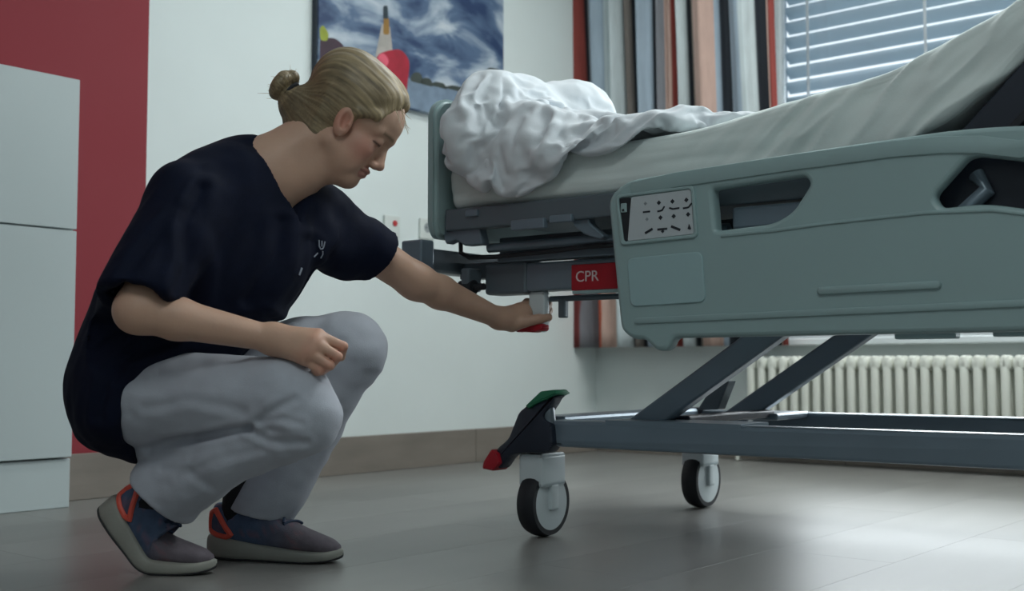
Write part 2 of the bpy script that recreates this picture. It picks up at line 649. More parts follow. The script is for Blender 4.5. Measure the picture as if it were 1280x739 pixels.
# --- outside venetian blind on the first window
M_SLAT = mat('pale_blue_grey_slat', srgb(176, 194, 204), 0.45, 0.03)
blind = empty('venetian_blind', MROOM @ Matrix.Translation((1.0, 0.2, 1.48)),
              'pale blue-grey venetian blind with broad slats lowered over the window', 'blind')
SX0, SX1, PITCHZ = 0.875, 2.90, 0.0655
nslat = 13
prof = []
for k in range(7):
    t = k / 6
    ang = R(-25)
    yy = (t - 0.5) * 0.08
    zz = 0.006 * (1 - (2 * t - 1) ** 2)
    prof.append((0.2 + yy * math.cos(ang) - zz * math.sin(ang), yy * math.sin(ang) + zz * math.cos(ang)))
bm = bmesh.new()
th = 0.0012
loops = []
for x in (0.0, SX1 - SX0):
    loops.append([bm.verts.new((x, y - 0.2, z + th)) for y, z in prof] + [bm.verts.new((x, y - 0.2, z - th)) for y, z in prof[::-1]])
k = len(loops[0])
for i in range(k):
    bm.faces.new((loops[0][i], loops[0][(i + 1) % k], loops[1][(i + 1) % k], loops[1][i]))
bm.faces.new(loops[0][::-1]); bm.faces.new(loops[1])
bmesh.ops.recalc_face_normals(bm, faces=bm.faces[:])
slat_me = bpy.data.meshes.new('slat'); bm.to_mesh(slat_me); bm.free()
slat_me.materials.append(M_SLAT)
for i in range(nslat):
    o = bpy.data.objects.new('slat', slat_me); COL.objects.link(o); o.parent = blind
    o.location = (SX0 - 1.0, 0, 0.04 + i * PITCHZ)
MB().box((SX0 - 1.0, -0.035, -0.012), (SX1 - 1.0, 0.035, 0.012), 0.004).build('bottom_rail', M_SLAT, blind)
M_CORD = mat('white_cord', srgb(225, 232, 235), 0.6)
for xx in (0.0, 0.50, 1.02, 1.55):
    MB().box((xx - 0.006, -0.046, 0), (xx + 0.006, -0.044, 0.9)).build('ladder_tape', M_CORD, blind)
for xx in (SX0 - 1.012, SX1 - 0.995):
    MB().box((xx - 0.012, -0.03, -0.97), (xx + 0.006, 0.03, 0.84), 0.003).build('guide_rail', mat('grey_blue_guide_rail', srgb(120, 140, 158), 0.5), blind)
MB().box((SX0 - 1.0, -0.05, 0.86), (SX1 - 1.0, 0.05, 0.98), 0.004).build('head_box', M_SLAT, blind)

# --- striped curtain on its rail
ct = empty('curtain', MROOM @ Matrix.Translation((0.5, -0.15, 0.47)),
           'long pleated curtain with rust, grey, blue-grey and beige vertical stripes', 'curtain')
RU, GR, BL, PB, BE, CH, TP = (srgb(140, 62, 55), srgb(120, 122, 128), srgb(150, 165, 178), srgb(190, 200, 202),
                              srgb(190, 160, 148), srgb(40, 46, 54), srgb(120, 112, 106))  # CH charcoal paints pleat shadow, with some dark stripe, into the valleys
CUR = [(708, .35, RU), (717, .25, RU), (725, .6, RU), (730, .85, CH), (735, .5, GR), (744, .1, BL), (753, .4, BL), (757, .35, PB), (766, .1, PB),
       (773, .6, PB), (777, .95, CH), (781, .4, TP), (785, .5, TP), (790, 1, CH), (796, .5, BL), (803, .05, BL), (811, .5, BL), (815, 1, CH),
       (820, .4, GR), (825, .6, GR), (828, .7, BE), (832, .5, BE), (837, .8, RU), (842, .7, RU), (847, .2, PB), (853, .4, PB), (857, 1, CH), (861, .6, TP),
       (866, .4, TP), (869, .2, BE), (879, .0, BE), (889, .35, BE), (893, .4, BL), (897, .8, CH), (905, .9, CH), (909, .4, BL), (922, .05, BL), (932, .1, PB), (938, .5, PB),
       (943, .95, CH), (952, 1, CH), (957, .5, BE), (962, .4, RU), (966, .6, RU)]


def on_room_y(px, py, yl):
    r = MROOM.inverted().to_3x3() @ ray(px, py)
    o = MROOM.inverted() @ Vector((0, 0, CAM_H))
    t = (yl - o.y) / r.y
    return o + r * t


kx = [on_room_y(p, 0, -0.15).x for p, _, _ in CUR]
cols_x, cols_d, cols_c = [], [], []
for i in range(len(CUR) - 1):
    nn = 6
    for j in range(nn):
        t = j / nn
        e = t * t * (3 - 2 * t)
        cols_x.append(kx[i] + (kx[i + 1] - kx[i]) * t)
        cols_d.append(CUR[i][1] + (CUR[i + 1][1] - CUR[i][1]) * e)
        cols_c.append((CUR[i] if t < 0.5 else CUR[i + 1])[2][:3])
NZ = 28
V, Fc, Cc = [], [], []
for iz in range(NZ + 1):
    z = 0.0 + (2.02) * iz / NZ
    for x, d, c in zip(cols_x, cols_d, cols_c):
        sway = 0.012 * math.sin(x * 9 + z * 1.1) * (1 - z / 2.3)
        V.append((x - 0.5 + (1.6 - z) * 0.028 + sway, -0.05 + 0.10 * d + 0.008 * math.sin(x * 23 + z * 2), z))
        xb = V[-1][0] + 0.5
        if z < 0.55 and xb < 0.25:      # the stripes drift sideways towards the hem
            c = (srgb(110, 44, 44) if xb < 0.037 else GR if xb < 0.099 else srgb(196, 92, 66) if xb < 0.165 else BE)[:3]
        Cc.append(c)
nc = len(cols_x)
for iz in range(NZ):
    for i in range(nc - 1):
        a = iz * nc + i
        Fc.append((a, a + 1, a + nc + 1, a + nc))
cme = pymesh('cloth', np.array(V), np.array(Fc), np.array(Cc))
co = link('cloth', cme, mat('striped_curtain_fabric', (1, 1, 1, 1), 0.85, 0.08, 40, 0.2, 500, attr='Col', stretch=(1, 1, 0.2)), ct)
so = co.modifiers.new('thickness', 'SOLIDIFY'); so.thickness = 0.0025
MB().tube([(-0.48, 0.0, 2.035), (2.6, 0.0, 2.035)], 0.012).build('curtain_rail', M_FRAME, ct)
for i in range(10):
    MB().lathe([(0.014, -0.003), (0.019, -0.003), (0.019, 0.003), (0.014, 0.003)], (-0.45 + i * 0.1, 0, 2.03), (1, 0, 0), 14).build('curtain_ring', M_FRAME, ct)
for x in (-0.3, 0.9, 2.5):
    MB().box((x, 0.0, 2.025), (x + 0.02, 0.15, 2.045)).build('rail_bracket', M_FRAME, ct)

# --- column radiator
rad = empty('radiator', MROOM @ Matrix.Translation((0.85, -0.1, 0.10)), 'low white column radiator on the wall under the window', 'radiator')
M_RAD = mat('white_radiator_enamel', srgb(226, 228, 218), 0.35, 0.02)
colm = None
for i in range(40):
    if colm is None:
        b = MB()
        b.box((-0.015, -0.05, 0.0), (0.015, -0.018, 0.327), 0.012, 3)
        b.box((-0.015, 0.0, 0.0), (0.015, 0.032, 0.327), 0.012, 3)
        b.box((-0.021, -0.05, 0.27), (0.021, 0.032, 0.322), 0.016, 3).box((-0.021, -0.05, 0.005), (0.021, 0.032, 0.055), 0.016, 3)
        o = b.build('column', M_RAD, rad, smooth=True, angle=50)
        colm = o.data
    else:
        o = bpy.data.objects.new('column', colm); COL.objects.link(o); o.parent = rad
    o.location = (0.02 + i * 0.0472, 0, 0)
MB().tube([(0.0, -0.01, 0.03), (1.9, -0.01, 0.03)], 0.016).build('header', M_RAD, rad)
MB().tube([(-0.06, -0.01, -0.095), (-0.06, -0.01, 0.03), (0.0, -0.01, 0.03)], 0.009).build('pipe', M_RAD, rad)
for x in (0.3, 1.6):
    MB().box((x, 0.03, 0.2), (x + 0.03, 0.1, 0.24)).build('wall_bracket', M_RAD, rad)

# --- canvas print
pic = empty('wall_picture', MROOM @ Matrix.Translation((0.0, -1.2, 1.375)), 'large canvas print of a blue cloudy sky over a red dome and spire', 'picture')
def cloud_material():
    m = bpy.data.materials.new('printed_cloudy_sky')
    m.use_nodes = True
    n, l = m.node_tree.nodes, m.node_tree.links
    p = n['Principled BSDF']
    tc = n.new('ShaderNodeTexCoord'); mp = n.new('ShaderNodeMapping')
    mp.inputs['Scale'].default_value = (1, 2.3, 5.0); mp.inputs['Rotation'].default_value = (R(-14), 0, 0)
    mp.inputs['Location'].default_value = (0, 0.35, 0.3)
    nz = n.new('ShaderNodeTexNoise'); nz.inputs['Scale'].default_value = 1.5; nz.inputs['Detail'].default_value = 5; nz.inputs['Distortion'].default_value = 0.6
    l.new(tc.outputs['Object'], mp.inputs[0]); l.new(mp.outputs[0], nz.inputs['Vector'])
    cr = n.new('ShaderNodeValToRGB')
    e = cr.color_ramp.elements
    e[0].position = 0.36; e[0].color = srgb(40, 62, 100)
    e[1].position = 0.66; e[1].color = srgb(205, 212, 218)
    x = e.new(0.48); x.color = srgb(88, 110, 140)
    x = e.new(0.56); x.color = srgb(160, 174, 190)
    l.new(nz.outputs['Fac'], cr.inputs[0]); l.new(cr.outputs['Color'], p.inputs['Base Color'])
    p.inputs['Roughness'].default_value = 0.55
    return m


MB().box((0, -0.507, 0.0), (0.03, 0.505, 0.78), 0.003).build('canvas', cloud_material(), pic)
for ya, yb in ((-0.512, -0.5075), (0.5055, 0.51)):
    MB().box((0.0, ya, -0.004), (0.024, yb, 0.784)).build('canvas_edge', mat('dark_canvas_edge', srgb(50, 58, 70), 0.7), pic)


def print_shape(name, pts, col, dx=0.0008, r=0.02):
    q = roundpoly([(y + 1.2, z - 1.375) for y, z in pts], r, 4)
    bm = bmesh.new()
    bm.faces.new([bm.verts.new((0.0302 + dx, y, z)) for y, z in q])
    me = bpy.data.meshes.new(name); bm.to_mesh(me); bm.free()
    return link(name, me, mat('printed_' + name, col, 0.55, 0.18, 18), pic)


print_shape('water', [(-1.70, 1.378), (-0.70, 1.378), (-0.70, 1.49), (-1.70, 1.49)], srgb(120, 138, 158), 0.0003, 0.001)
print_shape('tower', [(-1.46, 1.40), (-1.30, 1.40), (-1.345, 1.58), (-1.358, 1.67), (-1.40, 1.67), (-1.425, 1.57)], srgb(172, 166, 160), 0.0006, 0.01)
print_shape('spire', [(-1.394, 1.63), (-1.362, 1.635), (-1.364, 1.70), (-1.392, 1.70)], srgb(150, 112, 52), 0.0010, 0.01)
print_shape('spire_tip', [(-1.395, 1.69), (-1.368, 1.695), (-1.372, 1.745), (-1.394, 1.74)], srgb(40, 56, 66), 0.0012, 0.008)
print_shape('red_dome', [(-1.43, 1.40), (-1.275, 1.395), (-1.26, 1.50), (-1.252, 1.56), (-1.30, 1.595), (-1.367, 1.575), (-1.43, 1.545)], srgb(165, 28, 50), 0.0014, 0.04)
print_shape('dome_highlight', [(-1.425, 1.51), (-1.385, 1.50), (-1.36, 1.535), (-1.39, 1.562), (-1.42, 1.545)], srgb(215, 90, 110), 0.0017, 0.02)
print_shape('maroon_roof', [(-1.70, 1.43), (-1.56, 1.43), (-1.585, 1.545), (-1.63, 1.565), (-1.70, 1.55)], srgb(58, 34, 50), 0.0008, 0.02)
print_shape('lime_tree', [(-1.70, 1.54), (-1.665, 1.545), (-1.66, 1.575), (-1.688, 1.60), (-1.702, 1.585)], srgb(150, 160, 50), 0.0012, 0.015)
for y, z, w, h in ((-1.215, 1.49, .04, .035), (-1.16, 1.49, .04, .022), (-1.09, 1.495, .05, .012), (-0.76, 1.61, .06, .02), (-0.95, 1.50, .12, .012)):
    print_shape('dark_shore', [(y - w, z - .01), (y + w, z - .01), (y + w * .6, z + h), (y - w * .5, z + h * .8)], srgb(62, 70, 66), 0.0009, 0.02)

# --- wall plates
M_PL = mat('white_switch_plastic', srgb(214, 220, 216), 0.4, 0.02)
def wall_plate(y, z, label, red):
    e = empty('wall_plate', MROOM @ Matrix.Translation((0, y, z)), label, 'wall plate')
    MB().box((0, -0.041, -0.041), (0.009, 0.041, 0.041), 0.004).build('frame', M_PL, e)
    if red:
        MB().cyl((0.009, 0.012, 0.012), (0.013, 0.012, 0.012), 0.011, 20).build('red_button', mat('red_call_button', srgb(190, 40, 40), 0.4), e)
        MB().box((0.009, -0.028, -0.03), (0.011, 0.03, -0.008), 0.002).build('nameplate', M_PL, e)
    else:
        MB().cyl((0.009, 0.0, 0.004), (0.0102, 0.0, 0.004), 0.019, 24).build('socket_well', mat('grey_socket', srgb(150, 158, 160), 0.5), e)
        for dy in (-0.009, 0.009):
            MB().cyl((0.0102, dy, 0.004), (0.011, dy, 0.004), 0.003, 10).build('contact_hole', mat('dark_hole', srgb(40, 42, 44), 0.6), e)


wall_plate(-1.318, 0.915, 'white wall plate with a small red call button', True)
wall_plate(-1.128, 0.922, 'white wall socket plate with a grey round well', False)

# --- shallow white cupboard
cab = empty('white_cupboard', MROOM @ Matrix.Translation((0.0, -3.1, 0)), 'shallow white cupboard standing against the red wall', 'cupboard')
M_CAB = mat('white_laminate', srgb(186, 197, 198), 0.42, 0.02, 2)
Y0, Y1 = -0.62, 0.417
MB().box((0.016, Y0 + 0.015, 0.0), (0.148, Y1 + 0.004, 0.134), 0.002, 1).build('plinth', M_CAB, cab)
MB().box((0.016, Y0, 0.136), (0.142, Y1, 1.188), 0.0015, 1).build('body', M_CAB, cab)
for z0, z1 in ((0.139, 0.763), (0.768, 1.19)):
    for a, b in ((Y0, (Y0 + Y1) / 2 - 0.0015 - 0.25), ((Y0 + Y1) / 2 + 0.0015 - 0.25, Y1)):
        MB().box((0.144, a, z0), (0.162, b, z1), 0.0015, 1).build('door', M_CAB, cab)

# ================================================================== BED
bed = empty('hospital_bed', MBED, 'raised hospital bed with pale green-grey side rail and grey steel chassis on castors', 'bed')
M_PANEL = mat('pale_green_grey_plastic', srgb(150, 174, 175), 0.38, 0.02, 4, 0.05, 300)
M_PANEL2 = mat('pale_plate_plastic', srgb(156, 184, 187), 0.3, 0.02, 4)
M_STEEL = mat('grey_painted_steel', srgb(118, 134, 146), 0.33, 0.04, 8, 0.03, 120, metal=0.25)
M_DSTEEL = mat('dark_grey_steel', srgb(98, 110, 118), 0.4, 0.05, 8, metal=0.2)
M_NAVY = mat('dark_navy_plastic', srgb(30, 38, 52), 0.45, 0.05)
M_BLACK = mat('black_rubber', srgb(26, 30, 36), 0.6, 0.08)
M_WHITEP = mat('white_castor_plastic', srgb(205, 215, 218), 0.4, 0.03)
M_RED = mat('signal_red_plastic', srgb(170, 24, 40), 0.4, 0.04)
M_GREEN = mat('green_pedal_plastic', srgb(30, 110, 78), 0.45, 0.04)
MBI = MBED.inverted()


def BP(px, py, v):
    """pixel -> (u, z) on the bed's own lengthwise plane y = v"""
    r = MBI.to_3x3() @ ray(px, py)
    o = MBI @ Vector((0, 0, CAM_H))
    t = (v - o.y) / r.y
    p = o + r * t
    return (p.x, p.z)


# chassis
for v in (0.0, 0.715):
    MB().prism(roundpoly([(0.045, 0.215), (0.075, 0.209), (1.95, 0.209), (1.95, 0.272), (0.045, 0.268)], [.02, .01, .01, .01, .012]), v - 0.03, v + 0.03, 0.008).build('chassis_beam', M_STEEL, bed, smooth=True, angle=30)
for u in (-0.03, 1.80):
    MB().box((u, 0.03, 0.222), (u + 0.08, 0.685, 0.274), 0.008).build('cross_beam', M_STEEL, bed)


def castor(u, v, first=False):
    c = bpy.data.objects.new('castor', None); COL.objects.link(c); c.parent = bed; c.location = (u, v, 0)
    # the fork is the part's own mesh
    b = MB()
    b.prism(roundpoly([(-0.034, 0.116), (0.034, 0.116), (0.034, 0.19), (-0.034, 0.19)], 0.008), -0.03, 0.062, 0.006)
    b.prism(roundpoly([(0.021, 0.062), (0.034, 0.062), (0.034, 0.12), (0.021, 0.12)], 0.004), 0.006, 0.034, 0.003)
    b.prism(roundpoly([(-0.034, 0.062), (-0.021, 0.062), (-0.021, 0.12), (-0.034, 0.12)], 0.004), 0.006, 0.034, 0.003)
    f = b.build('castor_fork', M_WHITEP, bed, smooth=True, angle=30)
    f.location = (u, v, 0)
    bpy.data.objects.remove(c)
    r, t = 0.077, 0.023
    prof = [(r - 0.009, -t), (r - 0.005, -t), (r - 0.001, -t * 0.5), (r, 0), (r - 0.001, t * 0.5), (r - 0.005, t), (r - 0.009, t)]
    MB().lathe(prof, (0, 0.02, r), (1, 0, 0), 48).build('tyre', M_BLACK, f, smooth=True, angle=60)
    d = [(0.0, -t - 0.001), (0.055, -t - 0.001), (r - 0.010, -t + 0.001), (r - 0.010, t - 0.001), (0.055, t + 0.001), (0.0, t + 0.001)]
    MB().lathe(d, (0, 0.02, r), (1, 0, 0), 48).build('wheel_disc', M_WHITEP, f, smooth=True, angle=30)
    MB().cyl((-0.030, 0.02, r), (0.030, 0.02, r), 0.007, 16).build('axle', M_STEEL, f)
    MB().cyl((0, 0, 0.185), (0, 0, 0.275), 0.026, 24).build('stem', M_NAVY, f, smooth=True)
    return f


for u, v in ((0.0, 0.0), (0.035, 0.70), (1.85, 0.0), (1.85, 0.70)):
    castor(u, v)

# brake pedal at the foot corner
pv = -0.03
pts = [BP(*p, pv) for p in [(640, 548), (653, 515), (664, 506), (676, 500), (690, 496), (700, 492), (694, 504), (682, 522), (694, 530), (696, 556), (690, 566), (655, 566),
                            (641, 570), (630, 586), (617, 582), (626, 560)]]
MB().prism(roundpoly(pts, 0.008, 3), -0.046, -0.006, 0.006).build('brake_casting', M_NAVY, bed, smooth=True, angle=30)
g = [BP(*p, pv) for p in [(664, 507), (683, 489), (699, 487), (704, 492), (690, 499), (676, 505), (668, 511)]]
MB().prism(roundpoly(g, 0.004, 3), -0.054, 0.0, 0.003).build('green_pedal', M_GREEN, bed, smooth=True, angle=30)
g = [BP(*p, pv) for p in [(622, 561), (630, 566), (633, 578), (624, 588), (611, 585), (612, 577)]]
MB().prism(roundpoly(g, 0.004, 3), -0.056, 0.0, 0.004).build('red_pedal', M_RED, bed, smooth=True, angle=30)
MB().tube([(0.03, -0.028, 0.315), (0.05, -0.028, 0.29), (0.055, -0.028, 0.25), (0.05, -0.028, 0.215)], 0.013, 12).build('pedal_link', M_DSTEEL, bed, smooth=True)

# lifting arms (two pairs)
for v in (0.07, 0.53):
    for a, b in ((0.256, 0.515),):
        du, dz = (b - a), 0.17
        L = math.hypot(du, dz); t = Vector((du / L, dz / L)); nrm = Vector((-t.y, t.x))
        p0, p1 = Vector((a, 0.27)) - t * 0.06, Vector((b, 0.44)) + t * 0.17
        w = 0.026 if a < 0.4 else 0.022
        poly = [tuple(p0 - nrm * w), tuple(p1 - nrm * w), tuple(p1 + nrm * w), tuple(p0 + nrm * w)]
        MB().prism(poly, v - 0.02, v + 0.02, 0.005).build('lifting_arm', M_STEEL, bed)
MB().box((0.2, -0.03, 0.262), (0.52, 0.1, 0.272)).build('arm_bearing', M_STEEL, bed)
MB().box((0.2, 0.50, 0.255), (0.36, 0.70, 0.272), 0.005).build('arm_bearing', M_STEEL, bed)
MB().prism([BP(*p, 0.35) for p in [(876, 512), (898, 478), (916, 476), (902, 512)]], 0.33, 0.37, 0.003).build('gusset', M_DSTEEL, bed)
MB().box((0.30, 0.09, 0.262), (0.34, 0.53, 0.280), 0.004).build('cross_shaft', M_NAVY, bed)

# lying-surface frame
for v0 in (0.0, 0.65):
    MB().box((-0.15, v0, 0.562), (1.9, v0 + 0.06, 0.628), 0.006).build('subframe_beam', M_STEEL, bed)
MB().box((-0.155, -0.004, 0.557), (-0.03, 0.064, 0.632), 0.008).build('beam_sleeve', M_DSTEEL, bed)
MB().box((-0.30, -0.085, 0.612), (-0.245, 0.80, 0.668), 0.006).build('foot_crossbar', M_DSTEEL, bed)
for v0, v1 in ((-0.134, -0.086), (0.79, 0.838)):
    MB().box((-0.305, v0, 0.612), (-0.24, v1, 0.686), 0.006, 3).build('corner_bumper', M_STEEL, bed)
for va in (0.03, 0.62):
    MB().box((-0.26, va, 0.60), (-0.10, va + 0.04, 0.64), 0.004).build('crossbar_stay', M_DSTEEL, bed)
MB().cyl((-0.20, -0.035, 0.575), (-0.16, -0.035, 0.575), 0.017, 20).cyl((-0.162, -0.035, 0.575), (-0.13, -0.035, 0.575), 0.008, 14).build('clamp_knob', M_BLACK, bed, smooth=True, angle=40)
MB().box((-0.19, -0.05, 0.565), (-0.165, 0.0, 0.62), 0.005).build('clamp_bracket', M_DSTEEL, bed)
MB().box((-0.205, -0.085, 0.742), (0.74, 0.80, 0.756), 0.003).build('deck_plate', M_DSTEEL, bed)
for v0 in (-0.088, 0.765):
    MB().prism(roundpoly([(-0.208, 0.706), (0.74, 0.706), (0.74, 0.757), (-0.208, 0.757)], 0.006), v0, v0 + 0.035, 0.005).build('deck_edge', M_DSTEEL, bed)
MB().box((-0.16, 0.06, 0.66), (0.9, 0.12, 0.70), 0.004).build('inner_rail', M_DSTEEL, bed)
MB().box((-0.12, 0.0, 0.632), (1.2, 0.035, 0.655), 0.004).build('inner_rail', M_STEEL, bed)
MB().box((-0.10, 0.30, 0.64), (1.2, 0.42, 0.72), 0.01).build('motor_channel', M_NAVY, bed)
MB().cyl((-0.12, -0.03, 0.665), (0.5, -0.03, 0.668), 0.011, 16).build('linkage_rod', M_STEEL, bed, smooth=True)
MB().prism(roundpoly([BP(*p, -0.06) for p in [(556, 268), (600, 268), (608, 306), (585, 308), (575, 300), (562, 306), (557, 290)]], 0.006), -0.075, -0.045, 0.004).build('foot_bracket', M_STEEL, bed)
MB().prism(roundpoly([BP(*p, -0.06) for p in [(716, 262), (738, 260), (742, 280), (760, 296), (755, 300), (735, 294), (722, 284)]], 0.006), -0.075, -0.05, 0.004).build('hinge_bracket', M_STEEL, bed)
for p0, p1 in (((583, 263), (598, 270)), ((640, 276), (682, 285)), ((688, 270), (716, 277))):
    a, b = BP(*p0, -0.09), BP(*p1, -0.09)
    MB().box((a[0], -0.096, b[1]), (b[0], -0.08, a[1]), 0.003).build('latch', M_STEEL, bed)
cb = MB()
cb.tube([(q[0], -0.04, q[1]) for q in [BP(*p, -0.04) for p in [(576, 303), (576, 316), (586, 322), (620, 321), (680, 315), (735, 308), (770, 306)]]], 0.0055, 8)
cb.build('cable', M_BLACK, bed, smooth=True)

# emergency tag, release post and lever
MB().box((0.097, -0.007, 0.558), (0.33, 0.0, 0.616), 0.002).build('cpr_plate', M_RED, bed)
tm = text_mesh('CPR', 0.034)
tm.transform(Matrix(((1, 0, 0, 0), (0, 0, 1, 0), (0, 1, 0, 0), (0, 0, 0, 1))))
lo = link('lettering', tm, mat('pale_print', srgb(225, 205, 205), 0.6), bed)
lo.location = (0.140, -0.0078, 0.5875)
lo['label'] = 'white letters reading CPR'
MB().box((0.099, -0.006, 0.551), (0.33, 0.02, 0.557)).build('plate_ledge', M_PANEL, bed)
MB().tube([(0.0, 0.05, 0.545), (0.5, 0.05, 0.545)], 0.007, 10).build('release_rod', M_DSTEEL, bed)
MB().prism(roundpoly([(-0.037, 0.562), (-0.037, 0.474), (-0.020, 0.468), (0.004, 0.468), (0.010, 0.480), (0.010, 0.562)], 0.008), 0.012, 0.034, 0.006).build('release_post', M_WHITEP, bed, smooth=True, angle=35)
MB().box((0.026, 0.042, 0.500), (0.046, 0.058, 0.545), 0.003).build('rod_stop', M_DSTEEL, bed)
MB().prism(roundpoly([BP(*p, 0.02) for p in [(646, 406), (652, 403), (684, 406), (684, 413), (672, 416), (650, 415)]], 0.005), -0.0, 0.03, 0.005).build('red_lever', M_RED, bed, smooth=True, angle=35)

# foot board
fb = MB()
bmv = roundpoly([(-0.108, 0.72), (-0.095, 0.69), (0.815, 0.69), (0.828, 0.72), (0.828, 1.0), (0.79, 1.03), (-0.07, 1.03), (-0.108, 1.0)], [.03, .03, .03, .03, .05, .05, .05, .05])
bma = [fb.bm.verts.new((-0.252, v, z)) for v, z in bmv]
bmb = [fb.bm.verts.new((-0.218, v, z)) for v, z in bmv]
kk = len(bmv)
fs = [fb.bm.faces.new(bma), fb.bm.faces.new(bmb[::-1])] + [fb.bm.faces.new((bma[i], bmb[i], bmb[(i + 1) % kk], bma[(i + 1) % kk])) for i in range(kk)]
bmesh.ops.recalc_face_normals(fb.bm, faces=fs)
bmesh.ops.bevel(fb.bm, geom=list({e for f in fs[:2] for e in f.edges}), offset=0.01, segments=3, affect='EDGES')
fb.build('foot_board', M_PANEL, bed, smooth=True, angle=30)

# side rail with openings
PV = -0.14
outl = [(0.318, 0.462), (0.345, 0.443), (0.375, 0.442), (0.40, 0.419), (0.425, 0.419), (0.44, 0.444), (1.50, 0.446), (1.58, 0.50), (1.56, 0.60), (1.42, 0.70), (1.26, 0.752),
        (1.12, 0.783), (0.99, 0.791), (0.70, 0.783), (0.335, 0.766), (0.288, 0.735)]
outl = roundpoly(outl, [.05, .03, .01, .012, .012, .01, .08, .08, .08, .1, .1, .1, .15, .2, .05, .06], 7)
h1 = roundpoly([(0.527, 0.730), (0.715, 0.738), (0.726, 0.722), (0.69, 0.672), (0.65, 0.654), (0.534, 0.649)], [.006, .012, .02, .05, .04, .006])
h2 = roundpoly([(0.946, 0.680), (1.003, 0.739), (1.02, 0.742), (1.09, 0.727), (1.30, 0.66), (1.28, 0.60), (1.09, 0.647), (1.03, 0.66), (0.958, 0.658)], [.015, .02, .02, .05, .05, .05, .05, .05, .012])
link('side_rail', plate_mesh('side_rail', outl, [h1, h2], PV, 0.034, 0.009), M_PANEL, bed)
# raised border band along the top and around the openings
band = [(x, z) for x, z in outl]
def rib(pts, w, h=0.006, nm='rib'):
    poly = []
    n_ = len(pts)
    L_, R_ = [], []
    for i, p in enumerate(pts):
        a = Vector(pts[max(i - 1, 0)]); b = Vector(pts[min(i + 1, n_ - 1)])
        t = (b - a).normalized(); nn_ = Vector((-t.y, t.x)) * w / 2
        L_.append(tuple(Vector(p) + nn_)); R_.append(tuple(Vector(p) - nn_))
    poly = roundpoly(L_ + R_[::-1], w * 0.4, 2) if n_ == 2 else L_ + R_[::-1]
    return MB().prism(poly, PV - 0.017 - h, PV - 0.010, min(0.004, h * 0.6, w * 0.3), 2).build(nm, M_PANEL, bed, smooth=True, angle=40)


rib([(0.737, 0.5245), (0.957, 0.527)], 0.014, 0.006, 'grip_rib')
rib([(0.352, 0.479), (1.50, 0.498)], 0.012, 0.004, 'lower_rib')
rib([(0.545, 0.638), (0.66, 0.641), (0.76, 0.647), (0.93, 0.652), (1.04, 0.648), (1.10, 0.636)], 0.006, 0.003, 'upper_rib')
top = []
for px_, py_ in [(795, 241), (850, 229), (1000, 207), (1120, 191), (1180, 186), (1230, 186), (1278, 192)]:
    top.append(BP(px_, py_, PV))
top += [(1.19, 0.752), (1.30, 0.716), (1.40, 0.672)]
rib([(a, b + 0.004) for a, b in top], 0.03, 0.004, 'top_band')
pl = plate_mesh('cover_plate', roundpoly([(0.336, 0.606), (0.505, 0.611), (0.512, 0.512), (0.344, 0.508)], 0.016), [], PV - 0.0175, 0.006, 0.002)
link('cover_plate', pl, M_PANEL2, bed)
kf = plate_mesh('keypad_frame', roundpoly([(0.310, 0.737), (0.490, 0.741), (0.497, 0.638), (0.322, 0.633)], 0.012),
                [roundpoly([(0.317, 0.731), (0.483, 0.7345), (0.490, 0.645), (0.330, 0.640)], 0.008)], PV - 0.018, 0.008, 0.002)
link('keypad_frame', kf, M_PANEL, bed)
kp = plate_mesh('keypad', roundpoly([(0.347, 0.730), (0.482, 0.7335), (0.488, 0.6455), (0.338, 0.641)], 0.005), [], PV - 0.0175, 0.005, 0.001)
kpo = link('keypad', kp, mat('pale_keypad_film', srgb(186, 194, 198), 0.35, 0.02), bed)
ks = plate_mesh('keypad_strip', roundpoly([(0.318, 0.730), (0.346, 0.730), (0.337, 0.641), (0.330, 0.641)], 0.006), [], PV - 0.0170, 0.004, 0.001)
kso = link('keypad_strip', ks, M_BLACK, bed)
MB().box((0.323, PV - 0.022, 0.700), (0.337, PV - 0.0185, 0.719), 0.002).build('lock_slider', M_PANEL, kso)
MB().box((0.327, PV - 0.0228, 0.7025), (0.332, PV - 0.0219, 0.707)).build('lock_mark', M_BLACK, kso)
M_INK = mat('dark_keypad_print', srgb(38, 44, 52), 0.6)
M_INK2 = mat('grey_keypad_print', srgb(140, 148, 154), 0.6)


def ink(polys, m=M_INK):
    bm = bmesh.new()
    for poly in polys:
        bm.faces.new([bm.verts.new((x, PV - 0.0205, z)) for x, z in poly])
    bmesh.ops.recalc_face_normals(bm, faces=bm.faces[:])
    me = bpy.data.meshes.new('pictogram'); bm.to_mesh(me); bm.free()
    link('pictogram', me, m, kpo)


def up(x, z, s=0.005): return [(x - s, z), (x, z + s), (x + s, z), (x, z - s)]
def bar(x0, z0, x1, z1, w=0.0018):
    t = Vector((x1 - x0, z1 - z0)).normalized(); n_ = Vector((-t.y, t.x)) * w
    return [(x0 + n_.x, z0 + n_.y), (x1 + n_.x, z1 + n_.y), (x1 - n_.x, z1 - n_.y), (x0 - n_.x, z0 - n_.y)]


